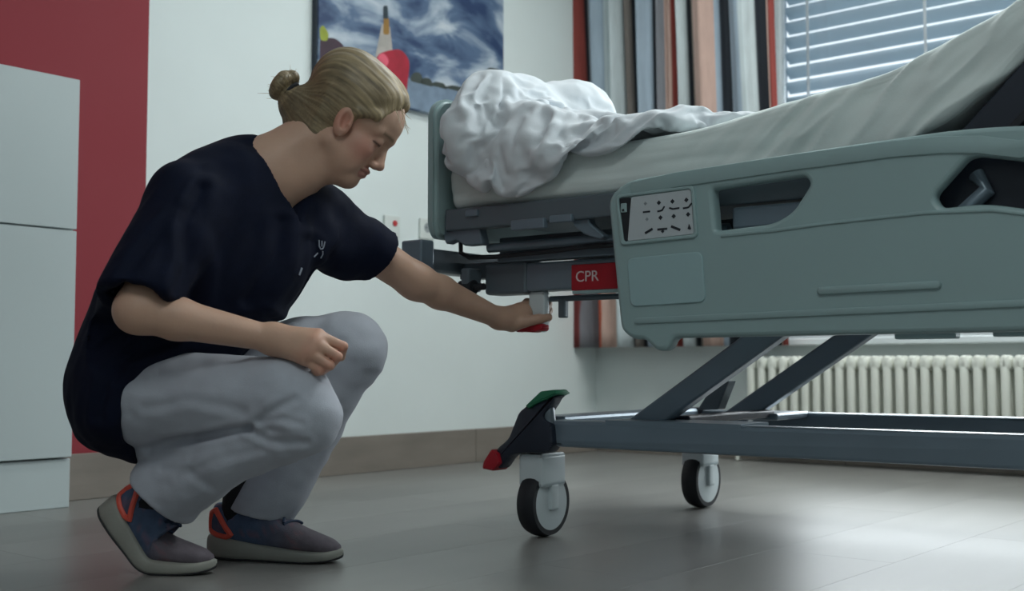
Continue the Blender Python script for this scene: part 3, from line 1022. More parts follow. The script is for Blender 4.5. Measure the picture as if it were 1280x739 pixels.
K = lambda px_, py_: BP(760 + px_ * 140 / 1035, 220 + py_ * 100 / 739, PV - 0.0205)
ink([up(*K(345, 255), 0.004)], M_INK2); ink([bar(*K(322, 335), *K(390, 328))])
ink([up(*K(470, 248))]); ink([bar(*K(455, 328), *K(500, 318)), bar(*K(498, 320), *K(522, 280))])
ink([up(*K(595, 235))]); ink([bar(*K(565, 295), *K(600, 305)), bar(*K(598, 305), *K(660, 296))])
ink([up(*K(724, 222))]); ink([bar(*K(692, 300), *K(745, 290)), bar(*K(743, 291), *K(775, 250))])
ink([up(*K(360, 400), 0.004)], M_INK2); ink([bar(*K(342, 530), *K(412, 488), 0.0025)])
ink([up(*K(485, 385))]); ink([bar(*K(455, 495), *K(548, 488), 0.0022), up(*K(505, 512), 0.004)])
ink([up(*K(607, 372))]); ink([bar(*K(582, 465), *K(668, 500), 0.0025)])
ink([up(*K(740, 355))]); ink([[K(735, 490), K(748, 440), K(768, 485), K(762, 498)]])

# backrest side and hinges behind the rail
MB().prism([(0.90, 0.775), (0.965, 0.80), (1.09, 0.925), (1.30, 1.085), (1.75, 1.365), (1.75, 1.30), (1.35, 0.98), (1.16, 0.77)], -0.07, 0.79, 0.004).build('backrest_shell', M_NAVY, bed)
MB().prism([(1.04, 0.78), (1.10, 0.84), (1.16, 0.77), (1.14, 0.765), (1.10, 0.82), (1.055, 0.775)], -0.10, -0.075, 0.002).build('rail_hinge', M_BLACK, bed)
MB().prism([(0.93, 0.58), (1.6, 0.58), (1.6, 1.10), (1.16, 0.79), (0.93, 0.77)], -0.088, -0.072, 0.003).build('backrest_side', M_NAVY, bed)
MB().box((0.74, -0.085, 0.69), (1.9, 0.80, 0.73), 0.004).build('seat_frame', M_NAVY, bed)
for u in (0.62, 0.98, 1.4):
    MB().box((u, -0.122, 0.56), (u + 0.05, 0.0, 0.60), 0.005).build('rail_mount', M_DSTEEL, bed)
MB().box((0.86, -0.12, 0.60), (0.90, -0.09, 0.71), 0.004).build('rail_strut', M_DSTEEL, bed)
MB().tube([(0.95, -0.10, 0.63), (1.02, -0.10, 0.69), (1.0, -0.09, 0.72)], 0.014, 12).build('rail_lever', M_STEEL, bed, smooth=True)
MB().box((0.54, -0.10, 0.655), (0.70, -0.06, 0.70), 0.006).build('deck_latch', M_STEEL, bed)
MB().box((0.865, -0.13, 0.436), (0.97, -0.10, 0.452), 0.003).box((1.03, -0.13, 0.438), (1.3, -0.10, 0.452), 0.003).build('rail_guide', M_PANEL2, bed)

# ================================================================== MATTRESS
PT = [(-0.208, .876), (0.0, .874), (0.25, .870), (0.435, .873), (0.61, .899), (0.832, .930), (1.057, 1.013), (1.3, 1.16), (1.75, 1.44)]
PB_ = [(-0.208, .757), (0.26, .757), (0.60, .757), (0.85, .776), (0.96, .806), (1.08, .927), (1.3, 1.087), (1.75, 1.367)]
NU, NS = 300, 110
us = np.linspace(-0.208, 1.75, NU)
def smooth_interp(u, P, w=0.05):
    xs_, zs_ = zip(*P)
    return sum(np.interp(u + d, xs_, zs_) for d in np.linspace(-w, w, 9)) / 9
Tz, Bz = smooth_interp(us, PT), smooth_interp(us, PB_, 0.03)
V, Q = [], []
v0, v1 = -0.078, 0.80
for i, u in enumerate(us):
    end = min(1, (us[i] - us[0]) / 0.03, (us[-1] - us[i]) / 0.03)
    sh = 0.02 * (1 - math.sqrt(max(0, 1 - (1 - end) ** 2)))
    per = roundpoly([(v0 + sh, Bz[i] + sh), (v1 - sh, Bz[i] + sh), (v1 - sh, Tz[i] - sh), (v0 + sh, Tz[i] - sh)], 0.03, 5)
    # resample the section evenly
    L_ = [0]
    for a, b in zip(per, per[1:] + per[:1]): L_.append(L_[-1] + math.dist(a, b))
    per2 = per + per[:1]
    wgt = [0]
    for a, b in zip(per2, per2[1:]): wgt.append(wgt[-1] + math.dist(a, b) * (14 if min(a[0], b[0]) < v0 + 0.05 and max(a[0], b[0]) < v0 + 0.06 else 1))
    ts = np.interp(np.linspace(0, wgt[-1], NS, endpoint=False), wgt, L_)
    vv = np.interp(ts, L_, [p[0] for p in per2]); zz = np.interp(ts, L_, [p[1] for p in per2])
    # more rows on the visible near side: warp not needed, NS is dense enough
    for a, b in zip(vv, zz): V.append((u, a, b))
V = np.array(V)
for i in range(NU - 1):
    for j in range(NS):
        a = i * NS + j; b = i * NS + (j + 1) % NS
        Q.append((a, b, b + NS, a + NS))
Q = np.array(Q)
N = normals(V, Q)
if (N[:, 2] * (V[:, 2] - 0.9)).sum() < 0:
    Q = Q[:, ::-1]; N = -N
st = np.clip((V[:, 0] - 0.35) / 0.3, 0, 1)
w1 = fbm(V * np.array([2.2, 6, 10]) + np.array([0, 0, 0]), 1.6, 3.0)
rot = np.stack([V[:, 0] * 0.68 - V[:, 2] * 0.73, V[:, 1], V[:, 0] * 0.73 + V[:, 2] * 0.68], 1)
w2 = fbm(rot * np.array([15, 3, 2.2]), 1.3, 9.0)
w3 = fbm(V * np.array([3.0, 3, 30]), 1.0, 5.0)
side = np.clip(1 - np.maximum(N[:, 2], 0), 0.15, 1)
dsp = 0.006 * (1 - st * 0.4) * w1 + side * (0.012 * st * (0.6 - 2.2 * np.abs(w2)) + 0.004 * (1 - st) * w3)
V = V + N * dsp[:, None]
me = pymesh('mattress', V, Q)
bm = bmesh.new(); bm.from_mesh(me)
bmesh.ops.holes_fill(bm, edges=[e for e in bm.edges if e.is_boundary]); bm.to_mesh(me); bm.free()
me.polygons.foreach_set('use_smooth', [True] * len(me.polygons))
M_SHEET = mat('pale_grey_sheet', srgb(224, 234, 232), 0.85, 0.03, 10, 0.15, 400, sheen=0.2)
mo = link('mattress', me, M_SHEET, None, MBED)
tag(mo, 'mattress under a creased pale sheet bending up along the raised backrest', 'mattress')

# ================================================================== DUVET
def grow(V, Q, frames, amount, press=0.0, colliders=(), bend=0.6, tension=25, mass=0.3, grav=1.0, pin=None):
    """let a cloth shell grow inside its space so that it buckles into real folds"""
    me = pymesh('growing_cloth', V, Q)
    o = bpy.data.objects.new('growing_cloth', me); COL.objects.link(o)
    if pin is not None:
        vg = o.vertex_groups.new(name='pin')
        for i_, w_ in enumerate(pin):
            if w_ > 0.01: vg.add([i_], float(w_), 'REPLACE')
    md = o.modifiers.new('cloth', 'CLOTH')
    st_ = md.settings
    st_.quality = 4
    st_.mass = mass
    st_.tension_stiffness = tension; st_.compression_stiffness = tension; st_.shear_stiffness = tension * 0.4
    st_.bending_stiffness = bend
    st_.tension_damping = 15; st_.compression_damping = 15; st_.bending_damping = 1
    st_.air_damping = 6
    st_.shrink_min = -amount; st_.shrink_max = -amount
    st_.effector_weights.gravity = grav
    if pin is not None: st_.vertex_group_mass = 'pin'
    if press:
        st_.use_pressure = True; st_.uniform_pressure_force = press
    md.collision_settings.use_collision = True
    md.collision_settings.distance_min = 0.004
    md.collision_settings.use_self_collision = True
    md.collision_settings.self_distance_min = 0.004
    md.point_cache.frame_start = 1; md.point_cache.frame_end = frames
    cm = []
    for c in colliders:
        m_ = c.modifiers.new('col', 'COLLISION'); c.collision.thickness_outer = 0.004; cm.append((c, m_))
    for f_ in range(1, frames + 1):
        scene.frame_set(f_)
    dg = bpy.context.evaluated_depsgraph_get()
    ev = o.evaluated_get(dg).to_mesh()
    out = np.empty(len(ev.vertices) * 3); ev.vertices.foreach_get('co', out)
    for c, m_ in cm: c.modifiers.remove(m_)
    bpy.data.objects.remove(o)
    scene.frame_set(1)
    return out.reshape(-1, 3)


# coarse proxies of mattress and foot board for the cloth to lie on (removed again afterwards)
prox = MB().box((-0.6, -0.078, 0.70), (0.5, 0.80, 0.874)).box((-0.30, -0.2, 0.60), (-0.222, 0.83, 1.06)).build('proxy', M_SHEET)
f = Field((-0.24, -0.2, 0.80), (0.62, 0.62, 1.24), 0.0095)
for c, r in (((-0.13, -0.01, 1.01), (0.08, 0.075, 0.10)), ((-0.12, 0.10, 1.02), (0.09, 0.09, 0.085)), ((-0.09, 0.27, 1.03), (0.11, 0.12, 0.10)), ((0.05, -0.035, 0.925), (0.10, 0.055, 0.05)), ((0.18, -0.01, 0.905), (0.12, 0.07, 0.03)),
             ((-0.02, -0.03, 0.945), (0.10, 0.065, 0.065)), ((0.06, 0.08, 0.94), (0.12, 0.10, 0.055)), ((0.20, 0.20, 0.918), (0.17, 0.17, 0.036)),
             ((0.02, 0.36, 0.95), (0.13, 0.11, 0.07)), ((-0.10, 0.02, 0.93), (0.10, 0.09, 0.05)), ((0.30, 0.14, 0.900), (0.15, 0.14, 0.020))):
    f.ell(c, r, None, 0.03)
f.cone((-0.08, -0.085, 0.93), (-0.02, -0.102, 0.875), 0.035, 0.02, 0.02)
f.cone((-0.02, -0.102, 0.875), (0.06, -0.09, 0.895), 0.02, 0.018, 0.02)
V, Q = f.mesh(1)
N = normals(V, Q)
core = link('core', pymesh('core', V - N * 0.02, Q), M_SHEET)
V = V + N * (0.006 + 0.006 * fbm(V, 14, 3.0))[:, None]
V = grow(V, Q, 32, 0.43, 0.0, [prox, core], bend=0.12, tension=30, mass=0.3, grav=1.6)
bpy.data.objects.remove(core)
bpy.data.objects.remove(prox)
N = normals(V, Q)
V = V + N * (0.010 * (0.5 - 2.0 * np.abs(fbm(V, 11, 21.0, 1))) + 0.004 * (0.5 - 2 * np.abs(fbm(V, 24, 31.0, 1))))[:, None]
V[:, 0] = np.maximum(V[:, 0], -0.214)
me = pymesh('duvet', V, Q)
M_DUV = mat('white_crumpled_duvet', srgb(214, 220, 226), 0.85, 0.02, 10, 0.2, 350, sheen=0.2)
do = link('duvet', me, M_DUV, None, MBED)
sd = do.modifiers.new('soft', 'SUBSURF'); sd.levels = 1; sd.render_levels = 1
tag(do, 'crumpled white duvet heaped at the foot end of the bed', 'duvet')

# ================================================================== PERSON
def P(px, py, Y): return np.array(atY(px, py, Y))


ROOT = np.array((-0.52, 2.27, 0.0))
person = empty('person', Matrix.Translation(ROOT.tolist()),
               'crouching person in navy scrub top and pale grey trousers reaching under the bed', 'person')

J = dict(pel=P(190, 478, 2.24), hipR=P(190, 497, 2.16), hipL=P(205, 478, 2.33),
         knR=P(372, 507, 2.07), anR=P(208, 618, 2.20), knL=P(430, 440, 2.37), anL=P(336, 632, 2.385),
         waist=P(215, 400, 2.23), chest=P(285, 300, 2.235), neck=P(332, 212, 2.25),
         shR=P(238, 252, 2.11), elR=P(172, 388, 2.00), wrR=P(342, 424, 2.055),
         shL=P(400, 272, 2.37), elL=P(520, 352, 2.50), wrL=P(624, 398, 2.66))


def unit(v): return v / np.linalg.norm(v)


# --- frames
h_f = np.array((math.cos(R(38)), 0.02, -math.sin(R(38)))); h_f = unit(h_f)
h_l = np.array((-0.02, 1, 0)); h_l = unit(h_l - h_f * (h_l @ h_f))
h_u = np.cross(h_f, h_l)
ear = P(431, 153, 2.20)
HO = ear - (0.004 * h_f - 0.074 * h_l - 0.018 * h_u)
HS = 0.97


def HP(x, y, z): return HO + HS * (x * h_f + y * h_l + z * h_u)


HAX = (h_f, h_l, h_u)
t_u = unit(J['neck'] - J['waist'])
yaw = R(-36)
t_f = np.array((math.cos(yaw), math.sin(yaw), -0.25)); t_f = unit(t_f - t_u * (t_f @ t_u))
t_l = np.cross(t_u, t_f)
TAX = (t_f, t_l, t_u)


def TP_(o, x, y, z): return o + x * t_f + y * t_l + z * t_u


# ------------------------------------------------------------ body: one continuous skin surface
B = Field((-0.88, 1.90, 0.02), (0.13, 2.80, 1.04), 0.003)
k = 0.02
sc = HS
def he(c, r, kk=0.012, ax=HAX, op='add'): B.ell(HP(*c), [q * sc for q in r], ax, kk, op)
def hc(a, b, ra, rb, kk=0.01, op='add'): B.cone(HP(*a), HP(*b), ra * sc, rb * sc, kk, op)
he((-0.010, 0, 0.034), (0.097, 0.074, 0.077))
he((0.030, 0, 0.030), (0.060, 0.060, 0.060))
he((0.028, 0, -0.040), (0.053, 0.058, 0.072))
for s in (-1, 1):
    hc((-0.002, s * 0.050, -0.062), (0.058, s * 0.016, -0.097), 0.018, 0.017, 0.025)
    he((0.050, s * 0.040, -0.032), (0.027, 0.019, 0.020), 0.015)
    hc((0.083, s * 0.006, 0.014), (0.064, s * 0.045, 0.013), 0.008, 0.008, 0.012)
    he((0.046, s * 0.036, -0.066), (0.026, 0.018, 0.026), 0.015)
he((0.064, 0, -0.097), (0.019, 0.022, 0.018), 0.018)
for s in (-1, 1):
    he((0.088, s * 0.032, -0.003), (0.012, 0.016, 0.010), 0.010, op='cut')
    he((0.0685, s * 0.031, -0.003), (0.0135, 0.0135, 0.0125), 0.004)
hc((0.080, 0, 0.002), (0.096, 0, -0.036), 0.008, 0.010, 0.010)
he((0.098, 0, -0.040), (0.011, 0.010, 0.009), 0.007)
for s in (-1, 1):
    he((0.088, s * 0.011, -0.045), (0.011, 0.007, 0.007), 0.005)
he((0.0815, 0, -0.0630), (0.011, 0.022, 0.0065), 0.006)
he((0.0800, 0, -0.0745), (0.0105, 0.019, 0.0070), 0.005)
for s in (-1, 1):     # ears
    tl = unit(h_u * 0.95 - h_f * 0.25)
    ax = (unit(np.cross(h_l, tl)), h_l, tl)
    B.ell(HP(0.000, s * 0.072, -0.018), (0.018, 0.010, 0.032), ax, 0.006)
    B.ell(HP(0.004, s * 0.087, -0.015), (0.0105, 0.016, 0.0205), ax, 0.003, 'cut')
    B.ell(HP(0.013, s * 0.074, -0.018), (0.004, 0.006, 0.006), ax, 0.003)
# neck and shoulders
B.cone(HP(-0.030, 0, -0.045), J['neck'], 0.053, 0.060, 0.02)
B.cone(HP(0.020, 0, -0.085), TP_(J['neck'], 0.03, 0.01, -0.02), 0.034, 0.050, 0.025)
B.cone(TP_(J['neck'], 0, 0, -0.01), J['shR'] + t_u * 0.01, 0.050, 0.040, 0.04)
B.cone(TP_(J['neck'], 0, 0, -0.01), J['shL'] + t_u * 0.01, 0.050, 0.040, 0.04)
B.ell(TP_(J['chest'], -0.005, 0, 0.03), (0.085, 0.125, 0.115), TAX, 0.03)
B.cone(J['chest'], J['waist'], 0.085, 0.090, 0.03)
B.cone(J['waist'], J['pel'], 0.09, 0.10, 0.03)
for s in 'RL':
    B.cone(J['pel'], J['hip' + s], 0.09, 0.07, 0.03)
    B.cone(J['hip' + s], J['kn' + s], 0.065, 0.045, 0.02)
    B.cone(J['kn' + s], J['an' + s], 0.042, 0.032, 0.02)
    up_ = J['sh' + s] + (J['el' + s] - J['sh' + s]) * 0.5
    B.cone(J['sh' + s], J['el' + s], 0.045, 0.038, 0.03)
    fm = J['el' + s] + (J['wr' + s] - J['el' + s]) * 0.28
    B.cone(J['el' + s], fm, 0.035, 0.036, 0.025)
    B.cone(fm, J['wr' + s], 0.036, 0.0225, 0.015)
# right hand: loose fist resting on the knee
w = J['wrR']
kn = [P(398, 419, 2.035), P(394, 428, 2.020), P(387, 440, 2.015), P(381, 449, 2.022)]
pip = [P(429, 433, 2.040), P(422, 446, 2.020), P(412, 457, 2.014), P(400, 463, 2.020)]
dip = [P(426, 446, 2.070), P(414, 456, 2.052), P(402, 464, 2.046), P(390, 467, 2.048)]
tip = [P(410, 443, 2.085), P(398, 451, 2.068), P(388, 458, 2.062), P(379, 461, 2.062)]
for i in range(4):
    B.cone(w, kn[i], 0.0200, 0.0125, 0.016)
    B.cone(kn[i], pip[i], 0.0096, 0.0086, 0.002)
    B.cone(pip[i], dip[i], 0.0088, 0.0080, 0.003)
    B.cone(dip[i], tip[i], 0.0080, 0.0072, 0.003)
B.cone(w, (kn[1] + kn[2]) / 2 + np.array((0, 0.022, 0)), 0.021, 0.018, 0.02)
th = [P(362, 420, 2.085), P(392, 424, 2.105), P(414, 432, 2.100), P(424, 440, 2.092)]
B.cone(w, th[0], 0.018, 0.015, 0.012).cone(th[0], th[1], 0.0150, 0.0115, 0.006).cone(th[1], th[2], 0.0110, 0.0095, 0.003).cone(th[2], th[3], 0.0095, 0.0080, 0.003)
# left hand: fingers close round the release post, thumb in front of it
w = J['wrL']
pc = P(651, 394, 2.70)
B.cone(w, pc, 0.0235, 0.0290, 0.016)
fk = [P(659, 379, 2.728), P(662, 387, 2.738), P(663, 396, 2.742), P(661, 405, 2.738)]
f1 = [P(676, 377, 2.752), P(678, 386, 2.758), P(677, 395, 2.758), P(674, 403, 2.752)]
f2 = [P(686, 380, 2.742), P(687, 388, 2.746), P(686, 397, 2.746), P(682, 404, 2.742)]
f3 = [P(684, 384, 2.728), P(685, 392, 2.730), P(684, 400, 2.730), P(680, 406, 2.728)]
for i in range(4):
    B.cone(pc, fk[i], 0.0210, 0.0120, 0.012)
    B.cone(fk[i], f1[i], 0.0100, 0.0088, 0.004)
    B.cone(f1[i], f2[i], 0.0086, 0.0080, 0.003)
    B.cone(f2[i], f3[i], 0.0080, 0.0070, 0.003)
tb = [P(640, 405, 2.675), P(656, 402, 2.672), P(673, 399, 2.672), P(686, 397, 2.680)]
B.cone(w, tb[0], 0.0215, 0.0180, 0.012).cone(tb[0], tb[1], 0.0175, 0.0140, 0.006).cone(tb[1], tb[2], 0.0135, 0.0118, 0.003).cone(tb[2], tb[3], 0.0115, 0.0092, 0.003)

V, Q = B.mesh(1)
del B
# skin colour: lips, cheeks, lids, brows
L = (V - HO) / HS
lx, ly, lz = L @ h_f, L @ h_l, L @ h_u
skin = np.array(srgb(198, 160, 138)[:3])
C = np.tile(skin, (len(V), 1))
def blend(mask, col):
    global C
    m_ = np.clip(mask, 0, 1)[:, None]
    C = C * (1 - m_) + np.array(srgb(*col)[:3]) * m_
head = (lx ** 2 + ly ** 2 + lz ** 2) < 0.16 ** 2
g = lambda cx, cy, cz, r: np.exp(-((lx - cx) ** 2 + (np.abs(ly) - cy) ** 2 + (lz - cz) ** 2) / r ** 2) * head
blend(g(0.060, 0.048, -0.035, 0.030) * 0.55, (200, 122, 110))
blend(g(0.100, 0.0, -0.042, 0.014) * 0.4, (196, 124, 112))
blend(g(0.0, 0.078, -0.018, 0.028) * 0.6, (190, 112, 96))
blend(((np.abs(lz + 0.0625) < 0.0065) | (np.abs(lz + 0.0745) < 0.0075)) * (lx > 0.076) * (np.abs(ly) < 0.021) * 0.55 * head, (178, 104, 100))
blend(np.exp(-((lz + 0.0685) / 0.0018) ** 2) * (lx > 0.070) * (np.abs(ly) < 0.023) * head * 0.6, (120, 66, 62))
blend(np.exp(-((lz + 0.0095) / 0.0022) ** 2) * (lx > 0.064) * (np.abs(np.abs(ly) - 0.031) < 0.014) * head, (62, 44, 38))
blend(np.exp(-((lz - 0.017 + 0.1 * np.maximum(np.abs(ly) - 0.03, 0)) / 0.0038) ** 2) * (lx > 0.045) * (np.abs(ly) > 0.010) * (np.abs(ly) < 0.048) * head * 0.8, (112, 88, 66))
for kns in (kn, pip):
    for q in kns:
        blend(np.exp(-((V - q) ** 2).sum(1) / 0.013 ** 2) * 0.55, (206, 132, 112))
M_SKIN = mat('fair_skin', (1, 1, 1, 1), 0.5, 0.04, 25, 0.10, 260, attr='Col', sss=0.12)
link('body', pymesh('body', V - ROOT, Q, C), M_SKIN, person)

# ------------------------------------------------------------ hair
Hf = Field(HO - 0.24, HO + 0.20, 0.003)
def ha(c, r, kk=0.012, op='add'): Hf.ell(HP(*c), [q * sc for q in r], HAX, kk, op)
ha((-0.016, 0, 0.042), (0.106, 0.083, 0.087))
ha((-0.060, 0, 0.060), (0.066, 0.070, 0.064), 0.03)
ha((0.018, 0, 0.060), (0.062, 0.066, 0.056), 0.02)
Hf.cone(HP(-0.055, 0, -0.025), HP(-0.125, 0, -0.040), 0.066, 0.024, 0.03)
Hf.cone(HP(-0.040, 0, -0.085), HP(-0.10, 0, -0.05), 0.057, 0.036, 0.03)
n1_ = unit(0.914 * h_f - 0.405 * h_u); n2_ = unit(0.62 * h_f - 0.785 * h_u)
p1_, p2_ = HP(0.020, 0, 0.002), HP(-0.004, 0, -0.068)
Hf.half(n1_, float(n1_ @ p1_), HO - 0.24, HO + 0.20, 0.014)
Hf.half(n2_, float(n2_ @ p2_), HO - 0.24, HO + 0.20, 0.010)
# side-swept front lock over the temple
for s in (-1, 1):
    Hf.cone(HP(0.056, s * 0.020, 0.090), HP(0.042, s * 0.062, 0.034), 0.014, 0.011, 0.012)
    Hf.cone(HP(0.042, s * 0.062, 0.034), HP(0.010, s * 0.073, 0.014), 0.011, 0.007, 0.010)
# bun: a coiled ring of hair
bc = HP(-0.155, 0, -0.030)
for i in range(14):
    a0, a1 = 2 * math.pi * i / 12, 2 * math.pi * (i + 1) / 12
    r0 = 0.024 - 0.0008 * i
    q0 = bc + HS * (r0 * (math.cos(a0) * h_u + math.sin(a0) * h_l) - h_f * 0.002 * i * 0.4)
    q1 = bc + HS * (r0 * (math.cos(a1) * h_u + math.sin(a1) * h_l) - h_f * 0.002 * (i + 1) * 0.4)
    Hf.cone(q0, q1, 0.0145, 0.0145, 0.002)
Hf.ell(bc - h_f * 0.006, (0.018, 0.024, 0.024), HAX, 0.004)
V, Q = Hf.mesh(1)
del Hf
L = (V - HO) / HS
lx, ly, lz = L @ h_f, L @ h_l, L @ h_u
ang = np.arctan2(ly, lz + 0.035)
flow = np.stack([ang * 0.09, lx * 0.06, np.sqrt(ly ** 2 + lz ** 2) * 0.05], 1)
N = normals(V, Q)
str_ = fbm(flow * np.array([1, 1, 1]), 160, 4.0)
V = V + N * (0.0016 * str_)[:, None]
base = np.array(srgb(138, 120, 92)[:3]); dark = np.array(srgb(74, 64, 52)[:3]); lite = np.array(srgb(182, 162, 126)[:3])
st2 = fbm(flow, 300, 8.0)
mixv = np.clip(0.5 + 0.55 * st2, 0, 1)[:, None]
C = dark * (1 - mixv) + lite * mixv
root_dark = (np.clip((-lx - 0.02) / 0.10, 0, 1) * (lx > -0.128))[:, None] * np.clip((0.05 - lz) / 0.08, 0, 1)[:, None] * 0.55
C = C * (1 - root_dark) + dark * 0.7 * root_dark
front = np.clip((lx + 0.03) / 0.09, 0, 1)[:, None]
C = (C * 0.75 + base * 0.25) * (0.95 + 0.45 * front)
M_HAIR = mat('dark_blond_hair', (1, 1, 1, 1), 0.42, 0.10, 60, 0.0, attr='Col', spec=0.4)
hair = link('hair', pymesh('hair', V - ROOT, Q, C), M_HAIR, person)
tb_ = MB()
tb_.tube([tuple(HP(-0.137, 0.022 * math.cos(a), -0.034 + 0.022 * math.sin(a)) - ROOT) for a in np.linspace(0, 2 * math.pi, 20)], 0.005, 8)
tb_.build('hair_tie', mat('black_hair_tie', srgb(24, 26, 34), 0.7), hair, smooth=True)
wi = MB()
rr = random.Random(3)
for i in range(60):
    if i < 36:      # round the bun
        a = rr.uniform(0, 6.28)
        p0 = np.array((-0.15, 0.018 * math.cos(a), -0.03 + 0.02 * math.sin(a)))
        d = np.array((-rr.uniform(0.01, 0.04), rr.uniform(-.02, .02), rr.uniform(-0.045, 0.03)))
    elif i < 48:    # nape
        p0 = np.array((rr.uniform(-0.09, -0.05), rr.uniform(-0.05, 0.05), -0.085))
        d = np.array((rr.uniform(-.02, .01), rr.uniform(-.01, .01), -rr.uniform(0.015, 0.045)))
    else:           # brow and temple
        s = rr.choice((-1, 1))
        p0 = np.array((0.060, s * rr.uniform(0.01, 0.05), rr.uniform(0.06, 0.09)))
        d = np.array((rr.uniform(.015, .04), s * rr.uniform(0, .015), -rr.uniform(0.01, 0.03)))
    pts_ = []
    bend = np.array([rr.uniform(-.012, .012) for _ in range(3)])
    for t in np.linspace(0, 1, 6):
        pts_.append(tuple(HP(*(p0 + d * t + bend * t * t)) - ROOT))
    wi.tube(pts_, [0.0007, 0.0007, 0.0006, 0.0005, 0.0004, 0.0002], 4)
wisps = wi.build('loose_hair', mat('pale_blond_wisps', srgb(170, 148, 112), 0.5), hair)
tag(wisps, kind='stuff')

def groove(V, N, px, Yp, depth, width, ymax):
    pl_ = np.array([P(a, b, Yp) for a, b in px])[:, [0, 2]]
    q = V[:, [0, 2]]
    dm = np.full(len(V), 9.0)
    for a, b in zip(pl_, pl_[1:]):
        ab = b - a
        t = np.clip(((q - a) @ ab) / (ab @ ab), 0, 1)
        dm = np.minimum(dm, np.linalg.norm(q - a - t[:, None] * ab, axis=1))
    k_ = np.exp(-(dm / width) ** 2) - 0.45 * np.exp(-((dm - 2.1 * width) / width) ** 2)
    return V - N * (depth * k_ * (V[:, 1] < ymax))[:, None]


# ------------------------------------------------------------ scrub top
S = Field((-0.95, 1.88, 0.18), (-0.10, 2.62, 0.90), 0.0045)
S.ell(TP_(J['chest'], 0.0, 0, 0.035), (0.118, 0.168, 0.150), TAX, 0.03)
S.ell(TP_(J['chest'], 0.02, 0.0, -0.07), (0.120, 0.160, 0.150), TAX, 0.05)
S.ell(TP_(J['waist'], 0.0, 0.0, 0.0), (0.125, 0.155, 0.150), TAX, 0.06)
pa = (np.array((1, 0, 0)), np.array((0, 1, 0)), np.array((0, 0, 1)))
S.ell(J['pel'] + np.array((-0.010, 0, 0.000)), (0.140, 0.180, 0.140), pa, 0.05)
S.ell(J['pel'] + np.array((-0.030, 0.0, -0.055)), (0.105, 0.165, 0.095), pa, 0.03)
S.cone(TP_(J['neck'], -0.02, 0, -0.035), J['shR'], 0.062, 0.066, 0.04)
S.cone(TP_(J['neck'], -0.02, 0, -0.035), J['shL'], 0.062, 0.062, 0.04)
S.cone(TP_(J['neck'], -0.015, 0, -0.015), TP_(J['chest'], -0.03, 0, 0.06), 0.066, 0.09, 0.04)
# sleeves
sr1 = J['shR'] + (J['elR'] - J['shR']) * 0.93
sl1 = J['shL'] + (J['elL'] - J['shL']) * 0.62
S.cone(J['shR'], sr1 + (J['elR'] - J['shR']) * 0.35, 0.068, 0.080, 0.03)
S.cone(J['shL'], sl1 + (J['elL'] - J['shL']) * 0.35, 0.064, 0.070, 0.03)
S.cone(P(392, 300, 2.32), P(430, 322, 2.40), 0.056, 0.050, 0.03)
S.ell(TP_(J['chest'], 0.045, 0.055, -0.02), (0.105, 0.11, 0.12), TAX, 0.04)
# side of the trunk down to the tail
S.cone(P(178, 395, 2.12), P(150, 470, 2.15), 0.085, 0.070, 0.04)
lo_, hi_ = (-0.95, 1.88, 0.18), (-0.10, 2.62, 0.90)
for sh, el, en, rd in (('shR', 'elR', sr1, 0.052), ('shL', 'elL', sl1, 0.045)):
    d = unit(J[el] - J[sh])
    if sh == 'shR':
        d = unit(d + np.array((0.12, 0, -0.1)))
    # flat hem, hollow inside
    c = en + d * 0.16
    ax = (d, unit(np.cross(d, np.array((0, 1, 0.01)))), None)
    ax = (ax[0], ax[1], np.cross(ax[0], ax[1]))
    S.box(c, (0.16, 0.11, 0.11), ax, 0.0, 0.003, 'cut')
    S.cone(en - d * 0.05, en + d * 0.05, rd, rd + 0.014, 0.003, 'cut')
# V neck opening
vap = TP_(J['neck'], 0.10, 0.012, -0.105)
ntop = TP_(J['neck'], 0.075, 0.0, 0.06)
S.cone(HP(-0.03, 0, -0.06), TP_(J['neck'], 0.012, 0, -0.008), 0.06, 0.066, 0.004, 'cut')
for q in np.linspace(0, 1, 7):
    c = TP_(J['neck'], 0.045 + 0.075 * q, 0.004 + 0.030 * q, 0.0 - 0.085 * q)
    S.cone(c - t_f * 0.02 + t_u * 0.02, c + t_f * 0.06 + t_u * 0.05, 0.060 * (1 - q) + 0.006, 0.064 * (1 - q) + 0.008, 0.004, 'cut')
# hem: open at the front over the thighs
hx = unit(np.array((1.0, 0, -0.10))); hz = np.cross(hx, np.array((0, 1, 0)))
hem0 = P(155, 470, 2.10)
S.box(hem0 + hx * 0.30 - np.array((0, 0, 1)) * 0.155 + np.array((0, 0.2, 0)), (0.30, 0.6, 0.15), (hx, np.array((0, 1, 0)), unit(np.cross(hx, np.array((0, 1, 0))))), 0.03, 0.004, 'cut')
V, Q = S.mesh(2)
del S
N = normals(V, Q)
tl_ = np.stack([(V - J['waist']) @ t_f, (V - J['waist']) @ t_l, (V - J['waist']) @ t_u], 1)
w1 = fbm(tl_ * np.array([7, 9, 3.0]), 1.0, 2.0)
w2 = fbm(tl_ * np.array([20, 20, 7]), 1.0, 6.0)
V = V + N * (0.0105 * w1 + 0.0040 * w2)[:, None]
SHIRT_FOLDS = (([(247, 380), (255, 335), (250, 285), (262, 240)], 0.010, 0.010), ([(305, 375), (338, 315), (345, 272)], 0.006, 0.010), ([(340, 385), (366, 340), (372, 292)], 0.006, 0.009),
               ([(190, 360), (215, 310), (240, 270)], 0.004, 0.010), ([(170, 440), (240, 420), (320, 395)], 0.006, 0.010), ([(120, 430), (160, 400), (180, 375)], 0.005, 0.010), ([(385, 345), (395, 310), (415, 285)], 0.005, 0.008),
               ([(130, 520), (140, 470), (175, 430)], 0.005, 0.010))
